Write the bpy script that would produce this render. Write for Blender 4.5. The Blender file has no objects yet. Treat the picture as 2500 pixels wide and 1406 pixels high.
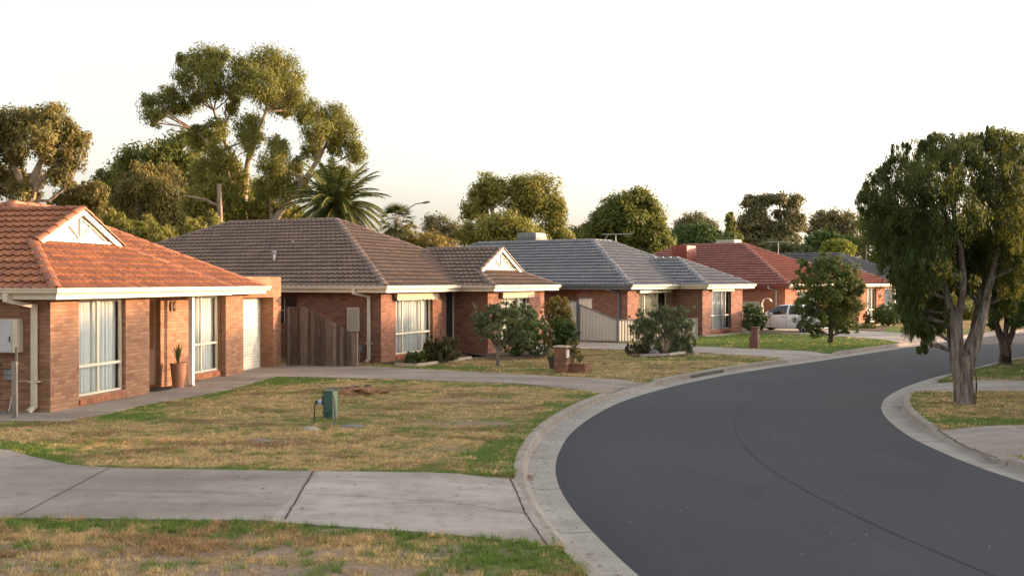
import bpy, bmesh, math, random
import numpy as np
from mathutils import Vector, Matrix, noise as mnoise
R = math.radians
scene = bpy.context.scene
COL = scene.collection
rng = np.random.default_rng(7)
random.seed(7)
HAZE = 0
HC = 2.65            # eye height in metres
# ------------------------------------------------------------------ objects
def tag(o, label=None, cat=None, group=None, kind=None):
    if label: o['label'] = label
    if cat: o['category'] = cat
    if group: o['group'] = group
    if kind: o['kind'] = kind
    return o
def empty(name, loc=(0, 0, 0), rz=0):
    o = bpy.data.objects.new(name, None); COL.objects.link(o)
    o.location = loc; o.rotation_euler = (0, 0, rz); o.empty_display_size = .3
    return o
def link(name, me, mats, parent=None, loc=None, rz=0):
    for m in (mats if isinstance(mats, (list, tuple)) else [mats]): me.materials.append(m)
    o = bpy.data.objects.new(name, me); COL.objects.link(o)
    if parent is not None: o.parent = parent
    if loc is not None: o.location = loc
    if rz: o.rotation_euler = (0, 0, rz)
    return o
def np_mesh(name, V, F, mi=None, attr=None, smooth=False):
    """V (n,3); F (m,k) constant face size"""
    me = bpy.data.meshes.new(name)
    V = np.asarray(V, np.float32); F = np.asarray(F, np.int32)
    k = F.shape[1]
    me.vertices.add(len(V)); me.vertices.foreach_set('co', V.ravel())
    me.loops.add(F.size); me.loops.foreach_set('vertex_index', F.ravel())
    me.polygons.add(len(F))
    me.polygons.foreach_set('loop_start', np.arange(0, F.size, k, dtype=np.int32))
    try: me.polygons.foreach_set('loop_total', np.full(len(F), k, np.int32))
    except Exception: pass
    if mi is not None: me.polygons.foreach_set('material_index', np.asarray(mi, np.int32))
    me.polygons.foreach_set('use_smooth', np.full(len(F), smooth, bool))
    me.update(calc_edges=True)
    for nm, a in (attr or {}).items():
        a = np.asarray(a, np.float32)
        if a.ndim == 1:
            t = me.attributes.new(nm, 'FLOAT', 'POINT'); t.data.foreach_set('value', a)
        else:
            t = me.attributes.new(nm, 'FLOAT_VECTOR', 'POINT'); t.data.foreach_set('vector', a.ravel())
    return me
class MB:
    def __init__(s): s.v = []; s.f = []; s.m = []; s.uv = []; s.sm = []; s.rnd = []
    def face(s, pts, m=0, uv=None, smooth=False, rnd=0.5):
        i = len(s.v); s.v += [tuple(p) for p in pts]; s.f.append(tuple(range(i, i + len(pts))))
        s.m.append(m); s.sm.append(smooth); s.rnd += [rnd] * len(pts)
        if uv is None:
            p = [Vector(q) for q in pts]
            n = (p[1] - p[0]).cross(p[2] - p[1])
            if n.length < 1e-9: n = Vector((0, 0, 1))
            n.normalize()
            if abs(n.z) > .7: uv = [(q.x, q.y) for q in p]
            else:
                t = Vector((-n.y, n.x, 0)).normalized(); uv = [(q.dot(t), q.z) for q in p]
        s.uv += list(uv)
    def box(s, x0, x1, y0, y1, z0, z1, m=0, M=None, rnd=.5):
        c = [(x0, y0, z0), (x1, y0, z0), (x1, y1, z0), (x0, y1, z0), (x0, y0, z1), (x1, y0, z1), (x1, y1, z1), (x0, y1, z1)]
        if M is not None: c = [tuple(M @ Vector(p)) for p in c]
        for q in ((0, 3, 2, 1), (4, 5, 6, 7), (0, 1, 5, 4), (1, 2, 6, 5), (2, 3, 7, 6), (3, 0, 4, 7)):
            s.face([c[i] for i in q], m, rnd=rnd)
        return s
    def beam(s, a, b, w, h, m=0, up=(0, 0, 1)):
        a = Vector(a); b = Vector(b); d = (b - a); L = d.length
        if L < 1e-6: return s
        d.normalize(); u = Vector(up); r = d.cross(u)
        if r.length < 1e-4: r = d.cross(Vector((0, 1, 0)))
        r.normalize(); u = r.cross(d)
        M = Matrix((r, d, u)).transposed().to_4x4(); M.translation = a
        return s.box(-w / 2, w / 2, 0, L, -h / 2, h / 2, m, M)
    def tube(s, pts, rad, n=8, m=0, cap=True, smooth=True, jit=0.0):
        pts = [Vector(p) for p in pts]
        if not isinstance(rad, (list, tuple)): rad = [rad] * len(pts)
        rings = []; ref = Vector((1, 0, 0.01))
        for i, p in enumerate(pts):
            d = (pts[min(i + 1, len(pts) - 1)] - pts[max(i - 1, 0)])
            if d.length < 1e-8: d = Vector((0, 0, 1))
            d.normalize(); a = ref - d * ref.dot(d)
            if a.length < 1e-3: a = d.orthogonal()
            a.normalize(); ref = a; b = d.cross(a)
            ring = []
            for k in range(n):
                t = 2 * math.pi * k / n; rr = rad[i]
                if jit: rr *= 1 + jit * (mnoise.noise(Vector((k * 1.7 + p.x, p.y * 2, p.z * 1.3))))
                ring.append(p + (a * math.cos(t) + b * math.sin(t)) * rr)
            rings.append(ring)
        u = 0
        for i in range(len(rings) - 1):
            du = (pts[i + 1] - pts[i]).length
            for k in range(n):
                k2 = (k + 1) % n
                s.face([rings[i][k], rings[i][k2], rings[i + 1][k2], rings[i + 1][k]], m, uv=[(k / n, u), ((k + 1) / n, u), ((k + 1) / n, u + du), (k / n, u + du)], smooth=smooth)
            u += du
        if cap:
            s.face(list(reversed(rings[0])), m); s.face(rings[-1], m)
        return s
    def lathe(s, prof, n=16, m=0, c=(0, 0, 0), smooth=True):
        for i in range(len(prof) - 1):
            (r0, z0), (r1, z1) = prof[i], prof[i + 1]
            for k in range(n):
                a, b = 2 * math.pi * k / n, 2 * math.pi * (k + 1) / n
                q = [(c[0] + r0 * math.cos(a), c[1] + r0 * math.sin(a), c[2] + z0), (c[0] + r0 * math.cos(b), c[1] + r0 * math.sin(b), c[2] + z0),
                     (c[0] + r1 * math.cos(b), c[1] + r1 * math.sin(b), c[2] + z1), (c[0] + r1 * math.cos(a), c[1] + r1 * math.sin(a), c[2] + z1)]
                if r0 < 1e-6: q = [q[0], q[2], q[3]]
                elif r1 < 1e-6: q = q[:3]
                s.face(q, m, smooth=smooth)
        return s
    def build(s, name, mats, parent=None, weld=False, loc=None, rz=0, bevel=0):
        me = bpy.data.meshes.new(name); me.from_pydata(s.v, [], s.f); me.update()
        me.polygons.foreach_set('material_index', s.m); me.polygons.foreach_set('use_smooth', s.sm)
        uvl = me.uv_layers.new(name='UV'); uvl.data.foreach_set('uv', np.asarray(s.uv, np.float32).ravel())
        t = me.attributes.new('rnd', 'FLOAT', 'POINT'); t.data.foreach_set('value', np.asarray(s.rnd, np.float32))
        if weld:
            bm = bmesh.new(); bm.from_mesh(me); bmesh.ops.remove_doubles(bm, verts=bm.verts, dist=1e-4)
            bm.to_mesh(me); bm.free()
        o = link(name, me, mats, parent, loc, rz)
        if bevel:
            b = o.modifiers.new('bevel', 'BEVEL'); b.width = bevel; b.segments = 2; b.limit_method = 'ANGLE'
        return o
# ------------------------------------------------------------------ layout helpers
def gp(px, py, z=0.0):
    d = 2500 * (HC - z) / (py - 688.0)
    return Vector(((px - 1250) / 2500 * d, d, z))
def wp(px, py, d):
    return Vector(((px - 1250) / 2500 * d, d, HC - (py - 688) * d / 2500))
# ------------------------------------------------------------------ materials
class NT:
    def __init__(s, name):
        s.mat = bpy.data.materials.new(name); s.mat.use_nodes = True
        s.t = s.mat.node_tree; s.t.nodes.clear()
        s.out = s.t.nodes.new('ShaderNodeOutputMaterial')
    def n(s, typ, **kw):
        nd = s.t.nodes.new('ShaderNode' + typ)
        for k, v in kw.items():
            if k in nd.inputs.keys(): s.set(nd.inputs[k], v)
            else: setattr(nd, k, v)
        return nd
    def set(s, sock, v):
        if isinstance(v, bpy.types.NodeSocket): s.t.links.new(v, sock)
        elif isinstance(v, (tuple, list)) and len(v) == 3 and sock.type == 'RGBA': sock.default_value = (*v, 1)
        else: sock.default_value = v
    def mix(s, f, a, b, mode='MIX'):
        m = s.t.nodes.new('ShaderNodeMix'); m.data_type = 'RGBA'; m.blend_type = mode
        s.set(m.inputs[0], f); s.set(m.inputs[6], a); s.set(m.inputs[7], b); return m.outputs[2]
    def math(s, op, a, b=0.0, clamp=False):
        m = s.t.nodes.new('ShaderNodeMath'); m.operation = op; m.use_clamp = clamp
        s.set(m.inputs[0], a); s.set(m.inputs[1], b); return m.outputs[0]
    def ramp(s, f, lo, hi, a=0.0, b=1.0):
        m = s.t.nodes.new('ShaderNodeMapRange'); s.set(m.inputs[0], f)
        for i, v in zip((1, 2, 3, 4), (lo, hi, a, b)): m.inputs[i].default_value = v
        return m.outputs[0]
    def noise(s, scale, detail=4, vec=None, rough=.55, out=0):
        nd = s.n('TexNoise'); nd.inputs['Scale'].default_value = scale; nd.inputs['Detail'].default_value = detail
        nd.inputs['Roughness'].default_value = rough
        if vec is not None: s.t.links.new(vec, nd.inputs['Vector'])
        return nd.outputs[out]
    def obj(s): return s.n('TexCoord').outputs['Object']
    def uv(s): return s.n('TexCoord').outputs['UV']
    def attr(s, nm, out='Fac'):
        a = s.n('Attribute'); a.attribute_name = nm; return a.outputs[out]
    def scalev(s, vec, sc):
        m = s.n('Mapping'); s.t.links.new(vec, m.inputs['Vector']); m.inputs['Scale'].default_value = sc; return m.outputs[0]
    def bump(s, h, strength=.3, dist=.02, nrm=None):
        b = s.n('Bump'); s.set(b.inputs['Height'], h); b.inputs['Strength'].default_value = strength; b.inputs['Distance'].default_value = dist
        if nrm is not None: s.t.links.new(nrm, b.inputs['Normal'])
        return b.outputs[0]
    def pbr(s, col, rough=.8, nrm=None, metal=0.0, spec=.5, **kw):
        p = s.n('BsdfPrincipled'); s.set(p.inputs['Base Color'], col); s.set(p.inputs['Roughness'], rough)
        s.set(p.inputs['Metallic'], metal); s.set(p.inputs['Specular IOR Level'], spec)
        if nrm is not None: s.t.links.new(nrm, p.inputs['Normal'])
        for k, v in kw.items(): s.set(p.inputs[k], v)
        s.t.links.new(p.outputs[0], s.out.inputs[0]); return s.mat
def m_plain(name, c, rough=.6, var=.15, metal=0.0, scale=3, spec=.4, bump=0):
    t = NT(name); o = t.obj(); nz = t.noise(scale, 5, o)
    c2 = tuple(x * (1 - var) for x in c); c1 = tuple(min(1, x * (1 + var * .5)) for x in c)
    return t.pbr(t.mix(t.ramp(nz, .3, .7), c2, c1), rough, metal=metal, spec=spec,
                 nrm=t.bump(t.noise(scale * 12, 3, o), bump, .01) if bump else None)
def m_brick(name, c1, c2, mortar, dark=.5, soldier=False):
    t = NT(name); uv = t.uv()
    br = t.n('TexBrick'); t.t.links.new(uv, br.inputs['Vector'])
    br.inputs['Scale'].default_value = 1; br.inputs['Brick Width'].default_value = .24 if not soldier else .078
    br.inputs['Row Height'].default_value = .078 if not soldier else .25
    br.inputs['Mortar Size'].default_value = .008; br.inputs['Mortar Smooth'].default_value = .3; br.inputs['Bias'].default_value = -.1
    if soldier: br.offset = 0
    t.set(br.inputs['Color1'], c1); t.set(br.inputs['Color2'], c2); t.set(br.inputs['Mortar'], mortar)
    # second brick lookup, shifted, for extra per-brick variety
    br2 = t.n('TexBrick'); mp = t.n('Mapping'); t.t.links.new(uv, mp.inputs['Vector']); mp.inputs['Location'].default_value = (.24 * 40, .078 * 22, 0)
    t.t.links.new(mp.outputs[0], br2.inputs['Vector'])
    for k in ('Scale', 'Brick Width', 'Row Height'): br2.inputs[k].default_value = br.inputs[k].default_value
    br2.inputs['Mortar Size'].default_value = 0; t.set(br2.inputs['Color1'], (1.12, 1.1, 1.08)); t.set(br2.inputs['Color2'], (.40, .38, .40))
    if soldier: br2.offset = 0
    br2.inputs['Bias'].default_value = -.45
    o = t.obj()
    c = t.mix(dark, br.outputs['Color'], br2.outputs['Color'], 'MULTIPLY')
    nz = t.noise(1.1, 5, o); c = t.mix(t.ramp(nz, .35, .75, 0, .35), c, tuple(x * .55 for x in c2))
    c = t.mix(t.ramp(t.noise(38, 3, o), .45, .8, 0, .4), c, tuple(x * .6 for x in c1))
    c = t.mix(t.ramp(br.outputs['Fac'], .4, .9), c, mortar)
    h = t.math('SUBTRACT', t.noise(45, 3, o), t.math('MULTIPLY', br.outputs['Fac'], 1.4))
    return t.pbr(c, .92, t.bump(h, .7, .012), spec=.2)
def m_tile(name, c1, c2, rough=.5):
    t = NT(name); o = t.obj(); a = t.attr('rnd')
    c = t.mix(a, c1, c2)
    c = t.mix(t.ramp(t.noise(.7, 5, o), .4, .75, 0, .45), c, tuple(x * .55 for x in c1))
    c = t.mix(t.ramp(t.noise(14, 4, o), .5, .8, 0, .35), c, tuple(x * .5 + .03 for x in c2))
    return t.pbr(c, rough, t.bump(t.noise(30, 3, o), .25, .01), spec=.65)
def m_leaf(name, ca, cb, cc=None, tr=.35, rough=.6):
    t = NT(name); a = t.attr('rnd'); cc = cc or ca
    c = t.mix(t.ramp(a, 0, .6), ca, cb); c = t.mix(t.ramp(a, .75, 1), c, cc)
    p = t.n('BsdfPrincipled'); t.set(p.inputs['Base Color'], c); p.inputs['Roughness'].default_value = rough; p.inputs['Specular IOR Level'].default_value = .25
    q = t.n('BsdfTranslucent'); t.set(q.inputs['Color'], t.mix(.5, c, (.45, .42, .06), 'MIX') if tr > .3 else c)
    m = t.n('MixShader'); m.inputs[0].default_value = tr
    t.t.links.new(p.outputs[0], m.inputs[1]); t.t.links.new(q.outputs[0], m.inputs[2]); t.t.links.new(m.outputs[0], t.out.inputs[0])
    return t.mat
def m_bark(name, c1, c2, sc=6, stretch=(1, 1, .2), bump=.6):
    t = NT(name); o = t.scalev(t.obj(), stretch); nz = t.noise(sc, 6, o, .65)
    c = t.mix(t.ramp(nz, .38, .62), c1, c2); c = t.mix(t.ramp(t.noise(sc * 4, 4, o), .5, .7, 0, .6), c, tuple(x * .4 for x in c1))
    return t.pbr(c, .9, t.bump(t.noise(sc * 1.5, 6, o, .7), bump, .05), spec=.15)
def m_concrete(name, c, stain, st=.5, scale=1.0, joints=False):
    t = NT(name); o = t.obj()
    n1 = t.noise(.55 * scale, 6, t.scalev(o, (.55, 1.6, 1)), .62); n2 = t.noise(3.5 * scale, 5, o, .6); n3 = t.noise(60, 3, o)
    k = t.mix(t.ramp(n1, .36, .62, 0, st), c, stain)
    k = t.mix(t.ramp(n2, .48, .75, 0, st * .7), k, tuple(x * .72 for x in stain))
    k = t.mix(t.ramp(t.noise(1.6 * scale, 6, t.scalev(o, (.4, 2.4, 1)), .7), .60, .74, 0, .6), k, tuple(min(1, x * 1.35) for x in c))
    k = t.mix(t.ramp(n3, .35, .7, 0, .35), k, tuple(x * .6 for x in c))
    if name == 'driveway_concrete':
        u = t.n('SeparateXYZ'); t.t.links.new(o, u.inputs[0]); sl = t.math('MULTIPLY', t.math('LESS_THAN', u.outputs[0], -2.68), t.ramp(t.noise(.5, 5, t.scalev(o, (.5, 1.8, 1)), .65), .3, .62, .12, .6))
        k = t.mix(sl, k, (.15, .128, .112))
    if joints:
        u = t.n('SeparateXYZ'); t.t.links.new(t.uv(), u.inputs[0])
        f = t.math('FRACT', t.math('DIVIDE', u.outputs[0], 2.45)); k = t.mix(t.math('LESS_THAN', f, .011), k, (.10, .085, .07))
    return t.pbr(k, .93, t.bump(t.noise(90, 3, o), .25, .006), spec=.2)
M = {}
def mats():
    M['brickA'] = m_brick('brick_orange', (.39, .215, .13), (.26, .13, .082), (.23, .155, .11), .75)
    M['brickB'] = m_brick('brick_red_brown', (.30, .15, .10), (.19, .09, .066), (.16, .11, .085), .8)
    M['brickC'] = m_brick('brick_plum', (.33, .17, .125), (.21, .105, .08), (.20, .14, .11), .85)
    M['brickD'] = m_brick('brick_tan', (.42, .19, .12), (.31, .13, .08), (.26, .15, .10), .5)
    M['soldier'] = m_brick('brick_on_edge', (.45, .19, .10), (.29, .12, .07), (.20, .12, .085), .7, True)
    M['soldierB'] = m_brick('brick_on_edge_red', (.34, .13, .08), (.23, .09, .06), (.15, .09, .07), .7, True)
    M['tileA'] = m_tile('tile_terracotta', (.39, .145, .058), (.21, .074, .037), .68)
    M['tileB'] = m_tile('tile_brown', (.21, .138, .098), (.125, .085, .062))
    M['tileC'] = m_tile('tile_slate_blue', (.235, .235, .25), (.16, .165, .18))
    M['tileD'] = m_tile('tile_dark_red', (.32, .10, .062), (.19, .058, .040))
    M['tileE'] = m_tile('tile_charcoal', (.10, .10, .105), (.06, .06, .065))
    M['cream'] = m_plain('cream_paint', (.62, .55, .44), .5, .1)
    M['white'] = m_plain('white_paint', (.72, .69, .63), .55, .08)
    M['greyblue'] = m_plain('grey_paint', (.13, .145, .16), .5, .1)
    M['redpaint'] = m_plain('red_brown_paint', (.20, .06, .04), .5, .12)
    M['frame'] = m_plain('window_frame_cream', (.66, .60, .48), .4, .06)
    M['framegrey'] = m_plain('window_frame_grey', (.20, .21, .21), .4, .06)
    M['dark'] = m_plain('dark_void', (.012, .012, .013), .7, .1)
    M['darkdoor'] = m_plain('dark_screen_door', (.02, .022, .022), .45, .2)
    M['metal'] = m_plain('galvanised_metal', (.45, .45, .44), .45, .2, .6)
    M['blackmetal'] = m_plain('black_metal', (.03, .032, .034), .45, .2, .3)
    M['pot'] = m_plain('terracotta_pot', (.36, .17, .095), .75, .15)
    M['potdark'] = m_plain('dark_pot', (.06, .045, .04), .7, .2)
    M['soil'] = m_plain('garden_mulch', (.10, .06, .04), .95, .5, scale=14, bump=.8)
    M['stone'] = m_plain('grey_stone', (.20, .19, .18), .9, .35, scale=6, bump=.6)
    M['whitestone'] = m_plain('pale_stone', (.40, .37, .32), .9, .25, scale=6, bump=.4)
    M['edging'] = m_plain('timber_edging', (.46, .38, .30), .85, .3, scale=8, bump=.3)
    M['greenbox'] = m_plain('green_plastic', (.035, .10, .072), .5, .15)
    M['greenlight'] = m_plain('faded_green_plastic', (.20, .30, .17), .55, .12)
    M['post'] = m_bark('weathered_post', (.30, .27, .23), (.20, .17, .14), 9, (1, 1, .15), .3)
    M['acgrey'] = m_plain('cooler_grey', (.21, .22, .215), .6, .15)
    M['acred'] = m_plain('cooler_red', (.25, .055, .035), .55, .12)
    M['acgreen'] = m_plain('cooler_pale_green', (.36, .38, .27), .6, .1)
    M['redbrick_pillar'] = m_plain('painted_pillar', (.19, .085, .07), .85, .18, scale=5, bump=.3)
    M['carpaint'] = None
    t = NT('car_white_paint'); t.pbr((.84, .85, .86), .25, spec=.6, **{'Coat Weight': .6, 'Coat Roughness': .05}); M['carpaint'] = t.mat
    t = NT('car_glass'); t.pbr((.02, .025, .025), .06, spec=.8); M['carglass'] = t.mat
    t = NT('rubber'); t.pbr((.02, .02, .02), .8); M['rubber'] = t.mat
    t = NT('alloy'); t.pbr((.6, .61, .62), .3, metal=.9); M['alloy'] = t.mat
    t = NT('tail_light'); t.pbr((.5, .01, .01), .2); M['red'] = t.mat
    # window glass: thin pane, clear with a mirror-like sheen
    t = NT('window_glass'); g = t.n('BsdfGlossy'); g.inputs['Roughness'].default_value = .03; t.set(g.inputs['Color'], (.9, .95, 1))
    tr = t.n('BsdfTransparent'); t.set(tr.inputs['Color'], (.90, .93, .93)); fr = t.n('Fresnel'); fr.inputs['IOR'].default_value = 1.45
    mx = t.n('MixShader'); t.t.links.new(t.math('MULTIPLY', fr.outputs[0], .75, True), mx.inputs[0])
    t.t.links.new(tr.outputs[0], mx.inputs[1]); t.t.links.new(g.outputs[0], mx.inputs[2]); t.t.links.new(mx.outputs[0], t.out.inputs[0]); M['glass'] = t.mat
    t = NT('sheer_curtain'); o = t.obj(); M['curtain'] = t.pbr(t.mix(t.ramp(t.noise(4, 3, t.scalev(o, (1, 1, .1))), .3, .7), (.47, .49, .49), (.62, .63, .62)), .9, spec=.1)
    M['curtainC'] = m_plain('cream_curtain', (.62, .54, .42), .9, .2)
    M['awning'] = m_plain('canvas_awning', (.50, .41, .30), .85, .25, scale=9)
    t = NT('rolling_curtain'); M['roller'] = t.pbr(t.mix(t.ramp(t.noise(1.5, 4, t.obj()), .3, .8), (.78, .73, .62), (.70, .65, .54)), .55, spec=.35)
    # timber fence
    t = NT('weathered_paling'); o = t.scalev(t.obj(), (1, 1, .12)); nz = t.noise(9, 6, o, .65); a = t.attr('rnd')
    c = t.mix(a, (.075, .055, .043), (.23, .185, .15)); c = t.mix(t.ramp(nz, .4, .7, 0, .6), c, (.05, .035, .028)); c = t.mix(t.ramp(t.noise(30, 3, o), .55, .8, 0, .5), c, (.26, .21, .17))
    M['paling'] = t.pbr(c, .9, t.bump(nz, .5, .02), spec=.15)
    M['steelfence'] = m_plain('cream_steel_sheet', (.60, .56, .47), .45, .06)
    # roads and paving
    def asphalt(name, q):
        t = NT(name); o = t.obj(); n1 = t.noise(.35, 5, o); n2 = t.noise(55, 3, o, .8); n3 = t.noise(150, 2, o); sc = lambda c: tuple(x * q for x in c)
        k = t.mix(t.ramp(n1, .3, .7), sc((.029, .034, .045)), sc((.038, .044, .057))); k = t.mix(t.ramp(n2, .52, .72, 0, .75), k, sc((.098, .104, .118))); k = t.mix(t.ramp(n3, .5, .7, 0, .6), k, (.022, .023, .026))
        k = t.mix(t.ramp(t.noise(1.1, 6, t.scalev(o, (1.6, .35, 1)), .65), .5, .75, 0, .4), k, sc((.028, .03, .037)))
        k = t.mix(t.ramp(t.noise(.8, 5, t.scalev(o, (1.2, .4, 1)), .6), .58, .8, 0, .35), k, sc((.075, .08, .09)))
        k = t.mix(t.ramp(t.noise(7, 3, o), .70, .76, 0, .5), k, sc((.12, .12, .125)))
        return t.pbr(k, .85, t.bump(n2, .45, .008), spec=.3)
    M['asphalt'] = asphalt('asphalt', 1.0); M['seam'] = asphalt('asphalt_seam', .80)
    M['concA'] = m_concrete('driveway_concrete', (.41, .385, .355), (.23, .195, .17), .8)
    M['concB'] = m_concrete('side_concrete', (.34, .305, .27), (.20, .165, .14), .85)
    M['kerb'] = m_concrete('kerb_concrete', (.34, .31, .275), (.20, .17, .14), .5, 1.5, True)
    M['gutter_c'] = m_concrete('channel_concrete', (.37, .36, .335), (.22, .20, .175), .5, 1.5, True)
    M['joint'] = m_plain('joint_dirt', (.05, .035, .025), .95, .4, scale=10)
    # lawn ground: attribute g = (green, dirt, -)
    t = NT('lawn_soil'); o = t.obj(); g = t.attr('g', 'Vector'); sp = t.n('SeparateXYZ'); t.t.links.new(g, sp.inputs[0])
    n1 = t.noise(1.7, 6, o, .6); n2 = t.noise(16, 5, o, .65); n3 = t.noise(70, 3, o, .7)
    dry = t.mix(t.ramp(n2, .3, .7), (.27, .19, .09), (.50, .37, .18)); dry = t.mix(t.ramp(sp.outputs[2], .15, .8, 0, .85), dry, (.17, .105, .06)); dry = t.mix(t.ramp(n1, .45, .7, 0, .5), dry, (.18, .12, .065))
    grn = t.mix(t.ramp(n2, .3, .7), (.06, .11, .022), (.15, .22, .045))
    gf = t.math('ADD', sp.outputs[0], t.math('MULTIPLY', t.math('SUBTRACT', t.noise(3.2, 5, o, .65), .5), 1.3), True)
    c = t.mix(t.ramp(gf, .3, .75), dry, grn)
    df = t.math('ADD', sp.outputs[1], t.math('MULTIPLY', t.math('SUBTRACT', n1, .5), .9), True)
    c = t.mix(t.ramp(df, .35, .75), c, t.mix(t.ramp(n2, .3, .7), (.24, .175, .135), (.44, .35, .285)))
    c = t.mix(t.ramp(n3, .35, .7, 0, .5), c, (.04, .032, .014))
    M['lawn'] = t.pbr(c, .95, t.bump(t.noise(45, 5, o, .7), .8, .03), spec=.1)
    t = NT('grass_blades'); g = t.attr('g', 'Vector'); sp = t.n('SeparateXYZ'); t.t.links.new(g, sp.inputs[0]); a = t.attr('rnd')
    dry = t.mix(a, (.42, .29, .13), (.88, .68, .36)); dry = t.mix(t.ramp(sp.outputs[2], .15, .8, 0, .85), dry, t.mix(a, (.19, .11, .055), (.56, .36, .19))); grn = t.mix(a, (.06, .13, .025), (.25, .34, .082))
    c = t.mix(t.ramp(sp.outputs[0], .35, .65), dry, grn)
    p = t.n('BsdfPrincipled'); t.set(p.inputs['Base Color'], c); p.inputs['Roughness'].default_value = .7; p.inputs['Specular IOR Level'].default_value = .15
    q = t.n('BsdfTranslucent'); t.set(q.inputs['Color'], c); mx = t.n('MixShader'); mx.inputs[0].default_value = .4
    t.t.links.new(p.outputs[0], mx.inputs[1]); t.t.links.new(q.outputs[0], mx.inputs[2]); t.t.links.new(mx.outputs[0], t.out.inputs[0]); M['blades'] = t.mat
    # plants
    M['lf_euc'] = m_leaf('leaf_eucalypt', (.10, .125, .032), (.20, .205, .05), (.30, .23, .065), .32)
    M['lf_eucbrown'] = m_leaf('leaf_eucalypt_bronze', (.12, .125, .038), (.22, .185, .055), (.29, .18, .06), .3)
    M['lf_dark'] = m_leaf('leaf_dark', (.055, .085, .022), (.135, .16, .037), (.22, .20, .05), .32)
    M['lf_olive'] = m_leaf('leaf_olive', (.12, .14, .037), (.23, .22, .05), (.32, .25, .065), .32)
    M['lf_far'] = m_leaf('leaf_far', (.12, .13, .065), (.19, .18, .08), (.24, .20, .09), .3)
    M['lf_gold'] = m_leaf('leaf_gold', (.17, .15, .03), (.25, .19, .04), (.28, .16, .04), .3)
    M['lf_bright'] = m_leaf('leaf_bright', (.14, .19, .03), (.24, .28, .045), (.30, .30, .06), .35)
    M['lf_street'] = m_leaf('leaf_paperbark', (.026, .052, .016), (.056, .092, .025), (.17, .15, .03), .32)
    M['lf_bush'] = m_leaf('leaf_shrub', (.045, .09, .022), (.09, .145, .035), (.15, .17, .05), .3)
    M['lf_street2'] = m_leaf('leaf_street_green', (.05, .082, .02), (.11, .15, .034), (.21, .19, .05), .3)
    M['lf_grey'] = m_leaf('leaf_grey_green', (.085, .115, .052), (.17, .20, .085), (.23, .23, .11), .3)
    M['lf_red'] = m_leaf('leaf_reddish', (.055, .065, .022), (.10, .10, .035), (.17, .09, .05), .25)
    M['lf_palm'] = m_leaf('leaf_palm', (.045, .07, .018), (.09, .115, .03), (.16, .13, .05), .2)
    M['flower'] = m_plain('white_petals', (.80, .77, .70), .8, .1)
    M['bk_pale'] = m_bark('bark_pale', (.42, .33, .25), (.26, .19, .14), 2.2, (1, 1, .25), .25)
    M['bk_paper'] = m_bark('bark_paperbark', (.33, .30, .27), (.12, .08, .06), 9, (1.3, 1.3, .16), 1.4)
    M['bk_dark'] = m_bark('bark_dark', (.13, .10, .08), (.07, .05, .04), 8, (1, 1, .2), .6)
    M['bk_grey'] = m_bark('bark_grey', (.26, .23, .20), (.15, .12, .10), 9, (1, 1, .2), .5)
    M['haze'] = None
mats()
# ------------------------------------------------------------------ kerb curves
def catmull(P, step=.25):
    P = [np.array(p, float) for p in P]; out = []
    for i in range(len(P) - 1):
        p0 = P[max(i - 1, 0)]; p1 = P[i]; p2 = P[i + 1]; p3 = P[min(i + 2, len(P) - 1)]
        n = max(2, int(np.linalg.norm(p2 - p1) / step))
        for k in range(n):
            t = k / n
            out.append(.5 * ((2 * p1) + (-p0 + p2) * t + (2 * p0 - 5 * p1 + 4 * p2 - p3) * t * t + (-p0 + 3 * p1 - 3 * p2 + p3) * t ** 3))
    out.append(P[-1]); return np.array(out)
KL = catmull([(7.5, -4), (5.2, -1), (3.4, 2), (2.05, 4.5), (1.2, 7), (.68, 9.25), (.45, 10.4), (.2, 12), (.07, 13.3), (.03, 14.6), (.08, 15.8), (.2, 17), (.47, 18.8), (1.0, 21.0), (1.68, 23.16), (2.4, 24.9), (3.74, 27.5), (5.7, 30.6), (7.6, 33.1), (9.5, 35.35), (12.0, 38.4), (14.3, 41.3), (17, 44.6), (20.5, 48.8), (24.8, 53.6), (28.5, 57.2), (36, 64), (46, 72), (60, 82)])
AR = catmull([(14, -3), (12, 0), (10.3, 3), (9, 6), (8.0, 9), (7.35, 12), (7.1, 14.2), (7.0, 15.5), (7.02, 16.8), (7.15, 18.4), (7.5, 20.3), (7.95, 22), (8.5, 23.5), (9.2, 25), (10.3, 26.9), (12.0, 29.4), (13.5, 31.3), (15.1, 33.3), (16.6, 35.2), (18.4, 37.2), (22, 40.9), (28, 46.4), (36, 53), (46, 61), (60, 71)])
def normals(P):
    T = np.gradient(P, axis=0); T /= np.linalg.norm(T, axis=1)[:, None]
    return np.stack([T[:, 1], -T[:, 0]], 1)     # to the right of travel
NL, NR = normals(KL), normals(AR)
KR = AR + NR * .60                                # back of right kerb
AL = KL + NL * .60                                # left edge of asphalt
LK_Y, LK_X = KL[:, 1], KL[:, 0]
RK_Y, RK_X = KR[:, 1], KR[:, 0]
def KLx(y): return np.interp(y, LK_Y, LK_X)
def KRx(y): return np.interp(y, RK_Y, RK_X)
CROSS_L = [(10.5, 14.1), (24.7, 27.3), (35.3, 38.2), (45.0, 50.5)]
CROSS_R = [(15.6, 18.7), (25.0, 27.4)]
def kfac(y, cr):
    f = 1.0
    for a, b in cr:
        if a - .35 < y < b + .35:
            f = min(f, max(0., (a - y) / .35, (y - b) / .35))
    return f
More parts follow.
